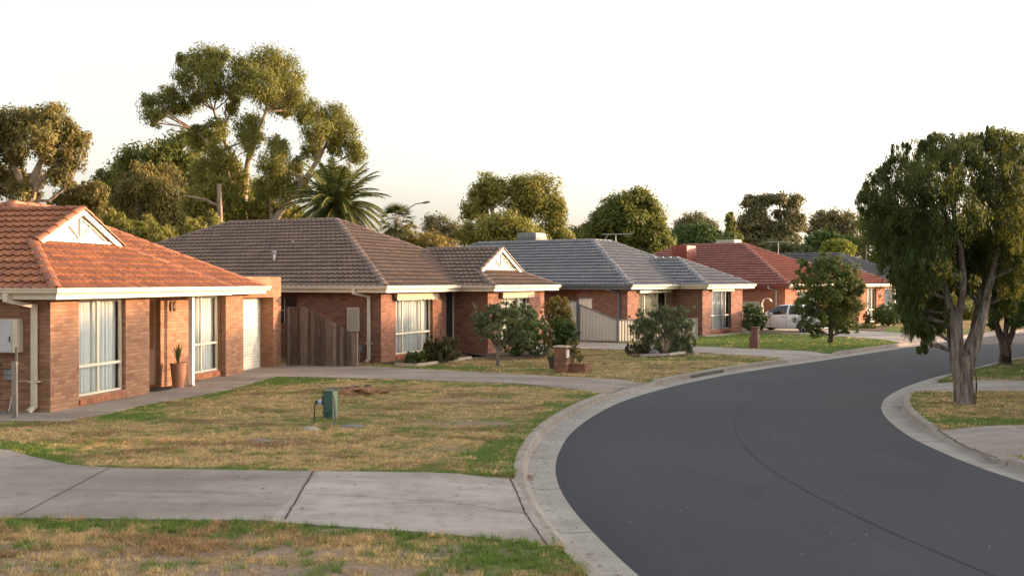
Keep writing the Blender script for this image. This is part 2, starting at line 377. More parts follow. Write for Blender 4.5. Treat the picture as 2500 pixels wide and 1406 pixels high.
def kerb(name, P, N, side, cr, label):
    """P back-of-kerb line, offsets go side*N towards the road"""
    mb = MB(); s = 0; prev = None
    for i in range(len(P)):
        f = kfac(P[i][1], cr); zt = .012 - .075 * (1 - f); e = .02
        prof = [(-.0, zt - .12), (0, zt), (.125, zt), (.15, zt - .015), (.165 + .02 * (1 - f), -.095), (.185 + .03 * (1 - f), -.122), (.34, -.132), (.60, -.124), (.602, -.2)]
        ring = [(P[i][0] + side * N[i][0] * o, P[i][1] + side * N[i][1] * o, z) for o, z in prof]
        if prev:
            ds = float(np.linalg.norm(P[i] - P[i - 1]))
            for k in range(len(prof) - 1):
                q = [prev[k], prev[k + 1], ring[k + 1], ring[k]]; uv = [(s, prof[k][0]), (s, prof[k + 1][0]), (s + ds, prof[k + 1][0]), (s + ds, prof[k][0])]
                if side > 0: q.reverse(); uv.reverse()
                mb.face(q, 0 if k < 5 else 1, uv)
            s += ds
        prev = ring
    return tag(mb.build(name, [M['kerb'], M['gutter_c']]), label, kind='structure')
kerb('kerb', KL, NL, 1, CROSS_L, 'concrete kerb and channel round the outside of the bend')
kerb('kerb', KR, NR, -1, CROSS_R, 'concrete kerb and channel round the inside of the bend')
# ------------------------------------------------------------------ road
def resample(P, n):
    d = np.r_[0, np.cumsum(np.linalg.norm(np.diff(P, axis=0), axis=1))]; t = np.linspace(0, d[-1], n)
    return np.stack([np.interp(t, d, P[:, k]) for k in range(P.shape[1])], 1)
NRD = 260
# pair both edges by their closest stations so cross-sections stay square
a = resample(AL, NRD); b = np.zeros_like(a); j = 0
for i in range(NRD):
    dd = np.linalg.norm(AR - a[i], axis=1); jj = int(np.argmin(dd)); j = max(j, jj); b[i] = AR[j]
for _ in range(12): b[1:-1] = .5 * b[1:-1] + .25 * (b[:-2] + b[2:])
# push right edge outwards a hair so it always reaches the channel
def strip(A, B, fs, zf):
    V = []; 
    for i in range(len(A)):
        for f in fs: p = A[i] * (1 - f) + B[i] * f; V.append((p[0], p[1], zf(f)))
    k = len(fs); F = [(i * k + j, i * k + j + 1, (i + 1) * k + j + 1, (i + 1) * k + j) for i in range(len(A) - 1) for j in range(k - 1)]
    return V, F
zroad = lambda f: -.128 + .05 * (1 - (2 * min(max(f, 0), 1) - 1) ** 2)
# under-lap both channels by 4 cm with a sunk lip
V, F = strip(a, b, [-.03, 0, .1, .2, .3, .4, .5, .6, .7, .8, .9, 1, 1.04], lambda f: -.19 if (f < 0 or f > 1) else zroad(f))
tag(link('road', np_mesh('road', V, [f[::-1] for f in F], smooth=True), M['asphalt']), 'dark grey asphalt street curving away to the right', kind='structure')
V, F = strip(a, b, [.487, .493], lambda f: zroad(f) + .003)
tag(link('road_seam', np_mesh('road_seam', V, [f[::-1] for f in F], smooth=True), M['seam']), 'darker paving seam along the middle of the street', kind='structure')
# ------------------------------------------------------------------ driveways and paths (strips between two edge lines)
def g2(px, py): v = gp(px, py); return (v.x, v.y)
def dense(P, n=60): return resample(np.array(P, float), n)
DA_u = [(-22, 17.2), (-14, 16.7), (-9.2, 16.5), (-7.9, 16.1), (-7.4, 15.6), (-6.35, 14.75), (-5.5, 14.5), (-2.74, 14.28), (.03, 14.12)]
DA_l = [(-22, 11.8), (-14, 11.7), (-9.2, 11.6), (-7.9, 11.6), (-7.4, 11.55), (-6.35, 11.5), (-5.5, 11.45), (-2.86, 11.34), (.44, 10.42)]
DB_u = [(-8.6, 32.9), (-7.27, 32.6), (-4.97, 32.3), (-2.5, 30.8), (.12, 29.3), (2.5, 27.9), (3.72, 27.46)]
DB_l = [(-8.4, 29.0), (-7.2, 28.9), (-6.2, 28.5), (-4.5, 28.1), (-2.5, 27.6), (.1, 26.7), (2.2, 24.62)]
PA_u = [(-12.5, 21.6), (-9.7, 21.3), (-9.2, 22.3), (-9.0, 24), (-9.1, 26.5), (-8.3, 29.4)]
PA_l2 = [(-12.5, 19.7), (-9.9, 19.5), (-8.6, 19.45), (-8.15, 20.6), (-7.9, 22.3), (-7.3, 23.8), (-6.95, 25.4), (-6.6, 28.9)]
DC_u = [(2.3, 45.6), (3.6, 44.6), (6.0, 43.0), (7.6, 41.9), (9.6, 40.3), (12.0, 38.4)]
DC_l = [(1.0, 41.6), (3.2, 40.4), (5.3, 39.2), (6.9, 38.3), (8.4, 36.9), (9.46, 35.32)]
DD_u = [(13.5, 60.5), (16.0, 57.8), (19.0, 55.0), (20.4, 52.6), (21.6, 50.1)]
DD_l = [(10.9, 56.6), (13.0, 54.2), (15.2, 51.2), (16.6, 48.0), (17.2, 44.9)]
DE_u = [(7.72, 18.75), (9.2, 18.8), (13, 18.85), (16.5, 18.9)]
DE_l = [(7.35, 15.65), (9.0, 15.6), (13, 15.6), (16.5, 15.6)]
DF_u = [(11.3, 27.45), (12.5, 27.4), (16, 27.3), (24, 27.1)]
DF_l = [(9.7, 25.05), (11.2, 24.9), (16, 24.9), (24, 24.8)]
PH = [(9.0, 49.2), (12.6, 53.2)]
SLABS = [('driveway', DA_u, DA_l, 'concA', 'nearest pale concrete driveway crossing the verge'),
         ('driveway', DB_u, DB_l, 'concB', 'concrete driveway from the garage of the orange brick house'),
         ('path', PA_u, PA_l2[:], 'concB', 'concrete path along the front of the orange brick house'),
         ('driveway', DC_u, DC_l, 'concA', 'concrete driveway to the cream steel gate'),
         ('driveway', DD_u, DD_l, 'concA', 'far driveway under the white car'),
         ('driveway', DE_u, DE_l, 'concA', 'concrete driveway at the right edge before the paperbark tree'),
         ('driveway', DF_u, DF_l, 'concA', 'concrete driveway behind the paperbark tree')]
def kdist(x, y):
    """distance to the nearest back-of-kerb line"""
    p = np.stack([np.asarray(x, float).ravel(), np.asarray(y, float).ravel()], 1); out = np.full(len(p), 9.)
    for C, S in ((KL, 1), (KR, 1)):
        c = C[::2]
        for s in range(0, len(p), 4000):
            q = p[s:s + 4000]; d = np.sqrt(((q[:, None, :] - c[None]) ** 2).sum(2)).min(1); out[s:s + 4000] = np.minimum(out[s:s + 4000], d)
    return out.reshape(np.shape(x))
def zslab(x, y):
    d = kdist(x, y); t = np.clip(1 - d / 1.1, 0, 1); return .016 - .075 * t * t * (3 - 2 * t)
POLYS = []
for nm, U, L, mt, lab in SLABS:
    u = dense(U); l = dense(L); k = 12; V = []; 
    for i in range(len(u)):
        for j in range(k + 1): V.append(u[i] * (1 - j / k) + l[i] * (j / k))
    V = np.array(V); Z = zslab(V[:, 0], V[:, 1])
    if nm == 'path': Z = Z - .003
    V3 = np.c_[V, Z]; kk = k + 1
    F = [(i * kk + j, (i + 1) * kk + j, (i + 1) * kk + j + 1, i * kk + j + 1) for i in range(len(u) - 1) for j in range(k)]
    # skirt
    base = len(V3); ring = [i * kk for i in range(len(u))] + [(len(u) - 1) * kk + j for j in range(1, kk)] + [i * kk + k for i in range(len(u) - 2, -1, -1)] + [j for j in range(k - 1, 0, -1)]
    sk = V3[ring].copy(); sk[:, 2] -= .1; V3 = np.r_[V3, sk]; n = len(ring)
    F += [(ring[i], base + i, base + (i + 1) % n, ring[(i + 1) % n]) for i in range(n)]
    poly = V[ring]; POLYS.append(poly)
    me = np_mesh(nm, V3, F)
    bm = bmesh.new(); bm.from_mesh(me); bmesh.ops.recalc_face_normals(bm, faces=bm.faces); 
    if sum(f.normal.z for f in bm.faces) < 0: bmesh.ops.reverse_faces(bm, faces=bm.faces)
    bm.to_mesh(me); bm.free()
    tag(link(nm, me, M[mt]), lab, kind='structure')
def inpoly(x, y, P):
    x = np.asarray(x); y = np.asarray(y); c = np.zeros(x.shape, bool); j = len(P) - 1
    for i in range(len(P)):
        xi, yi = P[i]; xj, yj = P[j]
        if yi != yj:
            k = ((yi > y) != (yj > y)) & (x < (xj - xi) * (y - yi) / (yj - yi) + xi); c ^= k
        j = i
    return c
def inslab(x, y, grow=0):
    m = np.zeros(np.shape(x), bool)
    for P in POLYS: m |= inpoly(x, y, P)
    return m
# joints in the near driveway
mb = MB()
def joint(p, q, w, m=0, wob=.01):
    p = np.array(p); q = np.array(q); n = 40; d = (q - p) / np.linalg.norm(q - p); nn = np.array([d[1], -d[0]])
    pts = [p + (q - p) * i / n + nn * wob * mnoise.noise(Vector((i * .35, p[0], p[1]))) * 2 for i in range(n + 1)]
    zz = zslab(np.array([t[0] for t in pts]), np.array([t[1] for t in pts])) + .009
    for i in range(n):
        w0 = w * (.7 + .6 * abs(mnoise.noise(Vector((i * .6, p[0], 3))))); w1 = w * (.7 + .6 * abs(mnoise.noise(Vector(((i + 1) * .6, p[0], 3)))))
        mb.face([(*(pts[i] - nn * w0 / 2), zz[i]), (*(pts[i] + nn * w0 / 2), zz[i]), (*(pts[i + 1] + nn * w1 / 2), zz[i + 1]), (*(pts[i + 1] - nn * w1 / 2), zz[i + 1])][::-1 if False else 1], 0)
joint((-5.7, 14.5), (-5.56, 11.47), .016, wob=.003); joint((-2.76, 14.26), (-2.52, 11.36), .024, wob=.008)
joint((-2.68, 12.78), (.2, 11.97), .010); joint((-5.6, 12.95), (-2.65, 12.75), .008)
joint((-.03, 14.1), (.05, 13.3), .022, wob=.003); joint((.05, 13.3), (.15, 12), .022, wob=.003); joint((.15, 12), (.36, 10.5), .022, wob=.003)
joint((7.78, 18.7), (7.45, 16.9), .03); joint((7.45, 16.9), (7.43, 15.7), .03); joint((3.55, 27.4), (2.6, 25.6), .03)
joint((9.2, 18.7), (9.1, 15.7), .02)
tag(mb.build('driveway_joints', M['joint']), 'dark dirt filled joints and cracks in the driveways', kind='structure')
# ------------------------------------------------------------------ lawn
BL_G = [  # green spots: x, y, sx, sy, amount
    (-7.2, 15.6, 1.2, .9, .6), (-8.2, 16.4, 1.0, .7, .6), (-6.6, 27.2, 1.0, 1.2, .7), (-5.5, 27.9, 1.4, .8, .6), (-7.1, 24.6, .35, 1.2, .6), (-7.7, 21.6, .5, 1.2, .5), (-7.6, 20.2, .9, .6, .5),
    (-.35, 15.6, .5, .9, .75), (-.1, 17.2, .35, 1.2, .4), (.9, 22, .3, 1.4, .4), (1.7, 23.9, .5, .7, .5), (-3.5, 19.3, .9, .8, .5), (-1.8, 18.4, .9, .4, .35), (-.8, 19.6, 1.0, .6, .2), (0, 26.2, 1.6, .5, .5), (-2.5, 27.0, 1.6, .4, .3),
    (-.5, 10.0, .6, .35, .8), (0, 9.7, .5, .5, .7), (-2.5, 10.9, .8, .2, .4), (-4.6, 11.1, 1.5, .25, .5), (-3.2, 9.6, .3, .15, .6), (-1.8, 9.2, .4, .2, .5), (-1.2, 10.3, .3, .2, .4),
    (-1.5, 31.5, 2, .8, .35), (1.2, 30.6, 1.6, .4, .5), (5.5, 35, 2, .5, .35), (-3, 32, 1.2, .5, .5), (8.3, 34.6, .9, .5, .3),
    (10, 45, 5, 6, 1.0), (14, 44, 4, 4, .9), (9, 48, 4, 4, 1.0), (20, 56, 5, 5, .6), (12, 21, 3, .9, .1), (8.9, 19.5, .8, .5, .8), (10.3, 19.4, .9, .35, .5), (14, 29.5, 2.5, 1.5, .5), (16, 33, 3, 2, .5), (10, 14.5, 2.5, 1.2, .9), (8.6, 23.3, .4, 1.0, .4)]
BL_D = [(-1.2, 22.9, .9, .55, .62), (-.1, 23.0, .7, .4, .45), (-1.3, 19.4, 1.0, .5, .5), (-.3, 19.2, .8, .35, .55), (-2.6, 16.9, 1.3, .7, .28), (-1.0, 16.2, .8, .5, .45), (-4.5, 18.1, .4, .25, .35), (-4.3, 17.2, .5, .3, .55), (-6, 17.6, 1.2, .5, .2),
        (-3.4, 9.9, 1.6, .3, .42), (-1.6, 10.1, 1.0, .25, .45), (-1.0, 9.3, 1.2, .25, .5), (-2.4, 9.3, .8, .3, .4), (-4.8, 9.4, 1.4, .4, .25), (5.9, 33.4, 1.2, .35, .5), (7.3, 33.9, .8, .2, .4), (4.5, 32.2, 1, .4, .3), (10.3, 20.8, 1.2, .9, .4), (-6.9, 19.0, 1.0, .25, .3)]
STRIP_U = dense(DA_u, 200); STRIP_L = dense(DA_l, 200)
def dline(x, y, L):
    p = np.stack([np.ravel(x), np.ravel(y)], 1); out = np.zeros(len(p))
    for s in range(0, len(p), 4000): out[s:s + 4000] = np.sqrt(((p[s:s + 4000, None] - L[None]) ** 2).sum(2)).min(1)
    return out.reshape(np.shape(x))
def fbm(x, y, sx, sy, off, oct=4):
    X = np.ravel(x); Y = np.ravel(y); return np.array([mnoise.fractal(Vector((a * sx, b * sy, off)), .55, 2.1, oct) for a, b in zip(X, Y)]).reshape(np.shape(x))
def grassmap(x, y):
    g = np.full(np.shape(x), .18); d = np.zeros(np.shape(x))
    for cx, cy, sx, sy, a in BL_G: g += a * np.exp(-((x - cx) / sx) ** 2 - ((y - cy) / sy) ** 2)
    for cx, cy, sx, sy, a in BL_D: d += a * np.exp(-((x - cx) / sx) ** 2 - ((y - cy) / sy) ** 2)
    near = np.asarray(y) < 22
    n1 = fbm(x, y, .75, 1.5, 3.3); n2 = fbm(x, y, 1.2, 2.6, 8.1); g += .34 * n1; d += np.where(np.abs(x) < 30, np.clip(.5 * n2 - .05, 0, 1), 0)
    g += np.where(near, .6 * np.exp(-(dline(x, y, STRIP_U) / .22) ** 2) + .55 * np.exp(-(dline(x, y, STRIP_L) / .2) ** 2), 0)
    g += .35 * np.exp(-(kdist(x, y) / .25) ** 2)
    d += np.where(np.asarray(y) < 11.2, .22 + .35 * np.clip(n1, -.5, .6), 0)
    g = np.where(np.asarray(y) > 18.8, g + .12, g)
    return np.clip(g, 0, 1), np.clip(d, 0, 1)
def lawn(side):
    ys = [5.0]
    while ys[-1] < 130: ys.append(ys[-1] + max(.07, ys[-1] * .0075))
    ys = np.array([-30, -10, 0, 3] + ys)
    xs = [0.0]
    while xs[-1] < 140: xs.append(xs[-1] + (.1 if xs[-1] < 2 else max(.12, xs[-1] * .022)))
    xs = np.array(xs); Y = np.repeat(ys[:, None], len(xs), 1)
    if side < 0:
        k = np.where(ys < 82, KLx(ys), 60 + (ys - 82) * 1.2); k = np.where(ys < -4, 7.5, k); X = (k[:, None] + .04) - xs[None]
    else:
        k = np.where(ys < 71, KRx(ys), KRx(71.) + (ys - 71) * 1.2); X = (k[:, None] - .04) + xs[None]
    G, D = grassmap(X, Y)
    ins = inslab(X, Y); Z = np.zeros_like(X)
    for i in range(X.shape[0]):
        for j in range(0, X.shape[1]):
            if xs[j] < 30: Z[i, j] = .012 * mnoise.noise(Vector((X[i, j] * 1.3, Y[i, j] * 1.3, 0))) * (1 if xs[j] > .2 else 0)
    kd = kdist(X, Y)
    cross = np.zeros_like(ins)
    for a_, b_ in (CROSS_L if side < 0 else CROSS_R): cross |= (Y > a_ - .2) & (Y < b_ + .2)
    Z = np.where(ins | (cross & (kd < .35)), np.minimum(Z, zslab(X, Y) - .035), Z)
    n, m = X.shape; V = np.stack([X.ravel(), Y.ravel(), Z.ravel()], 1)
    I = np.arange(n * m).reshape(n, m); F = np.stack([I[:-1, :-1], I[:-1, 1:], I[1:, 1:], I[1:, :-1]], -1).reshape(-1, 4)
    if side < 0: F = F[:, ::-1]
    att = np.stack([G.ravel(), D.ravel(), np.clip(.15 + 1.3 * fbm(X, Y, .5, 1.1, 14.), 0, 1).ravel()], 1)
    return link('lawn', np_mesh('lawn', V, F, attr={'g': att}, smooth=True), M['lawn'])
tag(lawn(-1), 'patchy dry lawn and verge on the outside of the bend', kind='structure')
tag(lawn(1), 'patchy lawn and verge on the inside of the bend', kind='structure')
mb = MB(); mb.face([(-2500, -800, -.35), (2500, -800, -.35), (2500, 3500, -.35), (-2500, 3500, -.35)])
tag(mb.build('ground', m_plain('distant_earth', (.10, .10, .045), .95, .3, scale=.05)), 'flat ground reaching the horizon', kind='structure')
# ------------------------------------------------------------------ grass tufts
def tufts(name, regions, label):
    Vs = []; As = []; Rs = []
    for x0, x1, y0, y1, dens, hgt, wid, nb, side in regions:
        n = int((x1 - x0) * (y1 - y0) * dens); x = rng.uniform(x0, x1, n); y = rng.uniform(y0, y1, n)
        ok = (x < KLx(y) + .03) if side < 0 else (x > KRx(y) - .03); ok &= ~inslab(x, y)
        ok &= np.abs(x) < .53 * y + .5
        for hx, hy, hr in BEDS: ok &= (x - hx) ** 2 + (y - hy) ** 2 > hr * hr
        x, y = x[ok], y[ok]; G, D = grassmap(x, y)
        fr = np.array([mnoise.fractal(Vector((a * 3.2, b * 3.2, 2.2)), .6, 2.1, 4) for a, b in zip(x, y)])
        cl = np.array([mnoise.fractal(Vector((a * 7, b * 7, 9.2)), .6, 2.1, 3) for a, b in zip(x, y)])
        G = G + fr * 1.0; keep = rng.random(len(x)) > np.clip(D * 1.3 + cl * 1.7 + .02, 0, .95)
        x, y, G, cl = x[keep], y[keep], G[keep], cl[keep]; BR = np.clip(.15 + np.where(y < 12, .25, 0) + 1.3 * fbm(x, y, .5, 1.1, 14.) + rng.normal(0, .15, len(x)), 0, 1)
        for b in range(nb):
            m = len(x); ang = rng.uniform(0, 2 * np.pi, m); h = hgt * rng.uniform(.45, 1.25, m) * (1 + 1.1 * np.clip(-cl, -.4, .8)) * np.where(G > .5, 1.15, 1.0)
            lean = rng.uniform(.2, 1.3, m) * h; la = rng.uniform(0, 2 * np.pi, m); w = wid * rng.uniform(.6, 1.3, m)
            bx = x + rng.normal(0, .018, m) * (wid / .006) ** .5; by = y + rng.normal(0, .018, m) * (wid / .006) ** .5
            p0 = np.stack([bx - np.cos(ang) * w, by - np.sin(ang) * w, np.full(m, -.012)], 1); p1 = np.stack([bx + np.cos(ang) * w, by + np.sin(ang) * w, np.full(m, -.012)], 1)
            p2 = np.stack([bx + np.cos(la) * lean, by + np.sin(la) * lean, h], 1)
            Vs.append(np.stack([p0, p1, p2], 1).reshape(-1, 3)); Gc = np.clip(G + rng.normal(0, .09, m), 0, 1)
            As.append(np.repeat(np.stack([Gc, Gc * 0, BR], 1), 3, 0)); Rs.append(np.repeat(rng.random(m), 3))
    V = np.concatenate(Vs); F = np.arange(len(V)).reshape(-1, 3)
    o = link(name, np_mesh(name, V, F, attr={'g': np.concatenate(As), 'rnd': np.concatenate(Rs)}), M['blades'])
    return tag(o, label, 'grass', kind='stuff')
BEDS = [(-3.05, 20.05, .12), (-5.1 + 1.1, 24.0, .0)]
def grass_all():
    tufts('grass', [(-6.5, 1.2, 8.8, 11.9, 1150, .040, .0042, 5, -1), (-9.5, .5, 14, 18.5, 560, .030, .005, 4, -1), (-9.5, 2.5, 18.5, 29.5, 170, .024, .0085, 4, -1)], 'dry yellow and green grass tufts of the near lawns')
    tufts('grass', [(-6, 9.6, 27, 36, 42, .032, .018, 4, -1), (3, 17, 36, 52, 26, .035, .026, 4, -1)], 'grass blades on the lawns of the brown and slate roofed houses')
    tufts('grass', [(7.2, 14, 13, 24.9, 150, .032, .010, 4, 1), (9, 22, 27, 38, 35, .035, .02, 4, 1)], 'grass around the paperbark tree on the inner verge')
grass_all()
# ------------------------------------------------------------------ house kit; house-local: +x outward to the street, +y along the front
ZE = 2.5
def tile_faces(faces, row=.31, wave=.21, q=5, seed=0, st=.052):
    Vs = []; Fs = []; Rs = []; off = 0
    for poly in faces:
        P = [Vector(p) for p in poly]; e = (P[1] - P[0]).normalized(); n = None
        for k in range(2, len(P)):
            n = (P[1] - P[0]).cross(P[k] - P[0])
            if n.length > 1e-3: break
        n.normalize(); 
        if n.z < 0: n = -n
        t = n.cross(e); O = P[0]
        if max((p - O).dot(t) for p in P) < .1: t = -t
        A = [(p - O).dot(e) for p in P]; B = [(p - O).dot(t) for p in P]
        a_off = O.dot(e); a0, a1 = min(A) - .05, max(A) + .05; b0, b1 = -.06, max(B)
        k0 = math.floor((a0 + a_off) / wave * q); k1 = math.ceil((a1 + a_off) / wave * q)
        aa = np.arange(k0, k1 + 1) * wave / q - a_off
        nr = int(math.ceil((b1 - b0) / row)); bb = []; hh = []
        for r in range(nr):
            for f, h in ((0, st), (.10, st + .004), (1.0, .020), (1.09, -.004)): bb.append(b0 + (r + f) * row); hh.append(h)
        bb = np.array(bb); hh = np.array(hh)
        ph = (aa + a_off) / wave; fr = ph - np.floor(ph)
        w = np.where(fr < .6, -.016 * np.sin(fr / .6 * np.pi), .034 * np.sin((fr - .6) / .4 * np.pi))
        fade = np.tile([1.0, 1.0, .7, .3], nr)
        H = hh[:, None] + w[None] * fade[:, None]
        gx, gy = np.meshgrid(aa, bb)
        V = np.array(O)[None] + gx.reshape(-1, 1) * np.array(e)[None] + gy.reshape(-1, 1) * np.array(t)[None] + H.reshape(-1, 1) * np.array(n)[None]
        m = len(aa); I = np.arange(len(V)).reshape(-1, m); F = np.stack([I[:-1, :-1], I[:-1, 1:], I[1:, 1:], I[1:, :-1]], -1).reshape(-1, 4)
        rs = np.random.default_rng(seed + 5); tab = rs.random((400, 400))
        rid = np.clip((np.arange(len(bb)) // 4), 0, 399); cid = (np.floor(ph).astype(int)) % 400
        rnd = tab[rid][:, cid]
        me = np_mesh('t', V, F, attr={'rnd': rnd.ravel()}); bm = bmesh.new(); bm.from_mesh(me); bpy.data.meshes.remove(me)
        c = sum(P, Vector()) / len(P)
        for i in range(1, len(P)):
            p, r = P[i], P[(i + 1) % len(P)]; d = (r - p)
            if d.length < 1e-4: continue
            pn = d.cross(n).normalized()
            if (c - p).dot(pn) > 0: pn = -pn
            bmesh.ops.bisect_plane(bm, geom=bm.verts[:] + bm.edges[:] + bm.faces[:], plane_co=p, plane_no=pn, clear_outer=True)
        bm.normal_update(); s = sum(f.normal.dot(n) for f in bm.faces)
        if s < 0: bmesh.ops.reverse_faces(bm, faces=bm.faces)
        lay = bm.verts.layers.float.get('rnd'); bm.verts.index_update()
        Vs += [tuple(v.co) for v in bm.verts]; Rs += [v[lay] for v in bm.verts]
        Fs += [tuple(v.index + off for v in f.verts) for f in bm.faces]; off += len(bm.verts); bm.free()
    me = bpy.data.meshes.new('roof'); me.from_pydata(Vs, [], Fs); me.update()
    t = me.attributes.new('rnd', 'FLOAT', 'POINT'); t.data.foreach_set('value', np.array(Rs, np.float32)); return me
def under(mb, faces, m=0):
    for poly in faces:
        P = [Vector(p) - Vector((0, 0, .03)) for p in poly]
        mb.face(P, m)
def caps(mb, P, Q, w=.13, step=.42):
    P = Vector(P); Q = Vector(Q)
    if P.z > Q.z: P, Q = Q, P
    L = (Q - P).length; d = (Q - P).normalized(); n = max(1, int(L / step)); st = L / n
    r = d.cross(Vector((0, 0, 1))).normalized(); u = r.cross(d)
    for i in range(n):
        a = P + d * (st * i); b = a + d * (st + .04); wa, wb = w * 1.08, w * .9; rr = random.random(); ha, hb = .10, .075
        sec = lambda c, ww, h: [c + r * (ww * math.cos(t)) + u * (h * math.sin(t) - .012) for t in [math.pi * k / 6 for k in range(7)]]
        A = sec(a, wa, ha); B = sec(b, wb, hb)
        for k in range(6): mb.face([A[k], B[k], B[k + 1], A[k + 1]], 0, rnd=rr, smooth=False)
        mb.face([A[k] for k in range(7)], 0, rnd=rr)
def hip_faces(x0, x1, y0, y1, p, z=ZE, ends='both'):
    """hip roof over x0..x1,y0..y1; ridge along the longer side. returns faces, cap lines"""
    z0 = z
    if (x1 - x0) >= (y1 - y0):
        h = (y1 - y0) / 2; yc = (y0 + y1) / 2; zr = z0 + p * h; A = (x0 + h, yc, zr); B = (x1 - h, yc, zr)
        f = [[(x0, y0, z0), (x1, y0, z0), B, A], [(x1, y0, z0), (x1, y1, z0), B], [(x1, y1, z0), (x0, y1, z0), A, B], [(x0, y1, z0), (x0, y0, z0), A]]
        c = [((x1, y0, z0), B), ((x1, y1, z0), B), ((x0, y0, z0), A), ((x0, y1, z0), A), (A, B)]
    else:
        h = (x1 - x0) / 2; xc = (x0 + x1) / 2; zr = z0 + p * h; A = (xc, y0 + h, zr); B = (xc, y1 - h, zr)
        f = [[(x1, y0, z0), (x1, y1, z0), B, A], [(x1, y1, z0), (x0, y1, z0), B], [(x0, y1, z0), (x0, y0, z0), A, B], [(x0, y0, z0), (x1, y0, z0), A]]
        c = [((x1, y0, z0), A), ((x0, y0, z0), A), ((x1, y1, z0), B), ((x0, y1, z0), B), (A, B)]
    return f, c
def wing_faces(xe, y0, y1, xin, p, g=None, z=ZE):
    h = (y1 - y0) / 2; yc = (y0 + y1) / 2; zr = z + p * h
    if g is None:
        A = (xe - h, yc, zr)
        f = [[(xe, y0, z), (xe, y1, z), A], [(xin, y0, z), (xe, y0, z), A, (xin, yc, zr)], [(xe, y1, z), (xin, y1, z), (xin, yc, zr), A]]
        return f, [((xe, y0, z), A), ((xe, y1, z), A), (A, (xin, yc, zr))], None
    dz = (xe - g) * p; hw = h - (xe - g); zb = z + dz; L = (g, yc - hw, zb); Rr = (g, yc + hw, zb); o = g + .14
    T = (o, yc, zr)
    f = [[(xe, y0, z), (xe, y1, z), Rr, L], [(g, y0, z), (xe, y0, z), L], [(xin, y0, z), (g, y0, z), (g, yc, zr), (xin, yc, zr)],
         [(xe, y1, z), (g, y1, z), Rr], [(g, y1, z), (xin, y1, z), (xin, yc, zr), (g, yc, zr)],
         [L, (o, yc - hw, zb), T, (g, yc, zr)][:0] or [(g, yc - hw, zb), (o, yc - hw - 0, zb), (o, yc, zr), (g, yc, zr)],
         [(o, yc + hw, zb), (g, yc + hw, zb), (g, yc, zr), (o, yc, zr)]]
    c = [((xe, y0, z), L), ((xe, y1, z), Rr), ((xin, yc, zr), T)]
    return f, c, dict(g=g, yc=yc, hw=hw, zb=zb, zr=zr, o=o)
def roof(parent, faces, cps, mat, seed=0, q=5, row=.31, st=.052, cw=.13):
    r = link('roof', tile_faces(faces, seed=seed, q=q, row=row, st=st), mat, parent)
    mb = MB(); under(mb, faces); mb.build('sarking', M['dark'], r)
    for a, b in cps: mb = MB(); caps(mb, a, b, cw); mb.build('ridge_cap', mat, r)
    return r
def gablet(parent, G, mat=None, motif=True, capmat=None):
    g, yc, hw, zb, zr, o = (G[k] for k in ('g', 'yc', 'hw', 'zb', 'zr', 'o')); x = g + .03
    mb = MB(); mb.face([(x, yc - hw + .05, zb + .03), (x, yc + hw - .05, zb + .03), (x, yc, zr - .02)])
    sl = (zr - zb) / hw
    for s in (-1, 1):     # barge boards on the verge
        a = Vector((o, yc + s * (hw + .02), zb - .01)); b = Vector((o, yc, zr + .0)); mb.beam(a - Vector((0, 0, .06)), b - Vector((0, 0, .06)), .035, .14)
    mb.box(x, x + .06, yc - hw + .1, yc + hw - .1, zb + .02, zb + .09)
    gb = mb.build('gablet', mat or M['white'], parent)
    if motif:
        m2 = MB(); X = x + .03; hh = zr - zb
        k = hh / .82
        m2.beam((X, yc + .0, zb + .12 * k), (X, yc, zb + .60 * k), .03, .045, up=(1, 0, 0)); m2.beam((X, yc - .03, zb + .12 * k), (X, yc - .42 * k, zb + .42 * k), .03, .04, up=(1, 0, 0))
        m2.beam((X, yc + .03, zb + .12 * k), (X, yc + .40 * k, zb + .44 * k), .03, .04, up=(1, 0, 0)); m2.beam((X, yc, zb + .60 * k), (X, yc + .40 * k, zb + .44 * k), .03, .03, up=(1, 0, 0))
        m2.beam((X, yc + .40 * k, zb + .44 * k), (X, yc + 1.0 * k, zb + .10 * k), .03, .04, up=(1, 0, 0))
        m2.build('timber_motif', M['cream'], gb)
    mc = MB()
    for s in (-1, 1): caps(mc, (o - .03, yc + s * hw * 1.03, zb), (o - .03, yc, zr + .015), .1, .34)
    if capmat: mc.build('verge_tile', capmat, gb)
    return gb
def sweep(mb, path, prof, m=0):
    """path: plan polyline (x,y) with the outside on its right; prof: (outward offset, z)"""
    P = [Vector((p[0], p[1])) for p in path]; rings = []
    for i, p in enumerate(P):
        d0 = (P[i] - P[i - 1]).normalized() if i else None; d1 = (P[i + 1] - P[i]).normalized() if i < len(P) - 1 else None
        n0 = Vector((d0.y, -d0.x)) if d0 else None; n1 = Vector((d1.y, -d1.x)) if d1 else None
        if n0 is None: mi = n1
        elif n1 is None: mi = n0
        else: mi = (n0 + n1) / max(.3, 1 + n0.dot(n1))
        rings.append([(p.x + mi.x * o, p.y + mi.y * o, z) for o, z in prof])
    k = len(prof)
    for i in range(len(rings) - 1):
        for j in range(k): mb.face([rings[i][j], rings[i + 1][j], rings[i + 1][(j + 1) % k], rings[i][(j + 1) % k]], m)
    mb.face(rings[0][::-1], m); mb.face(rings[-1], m)
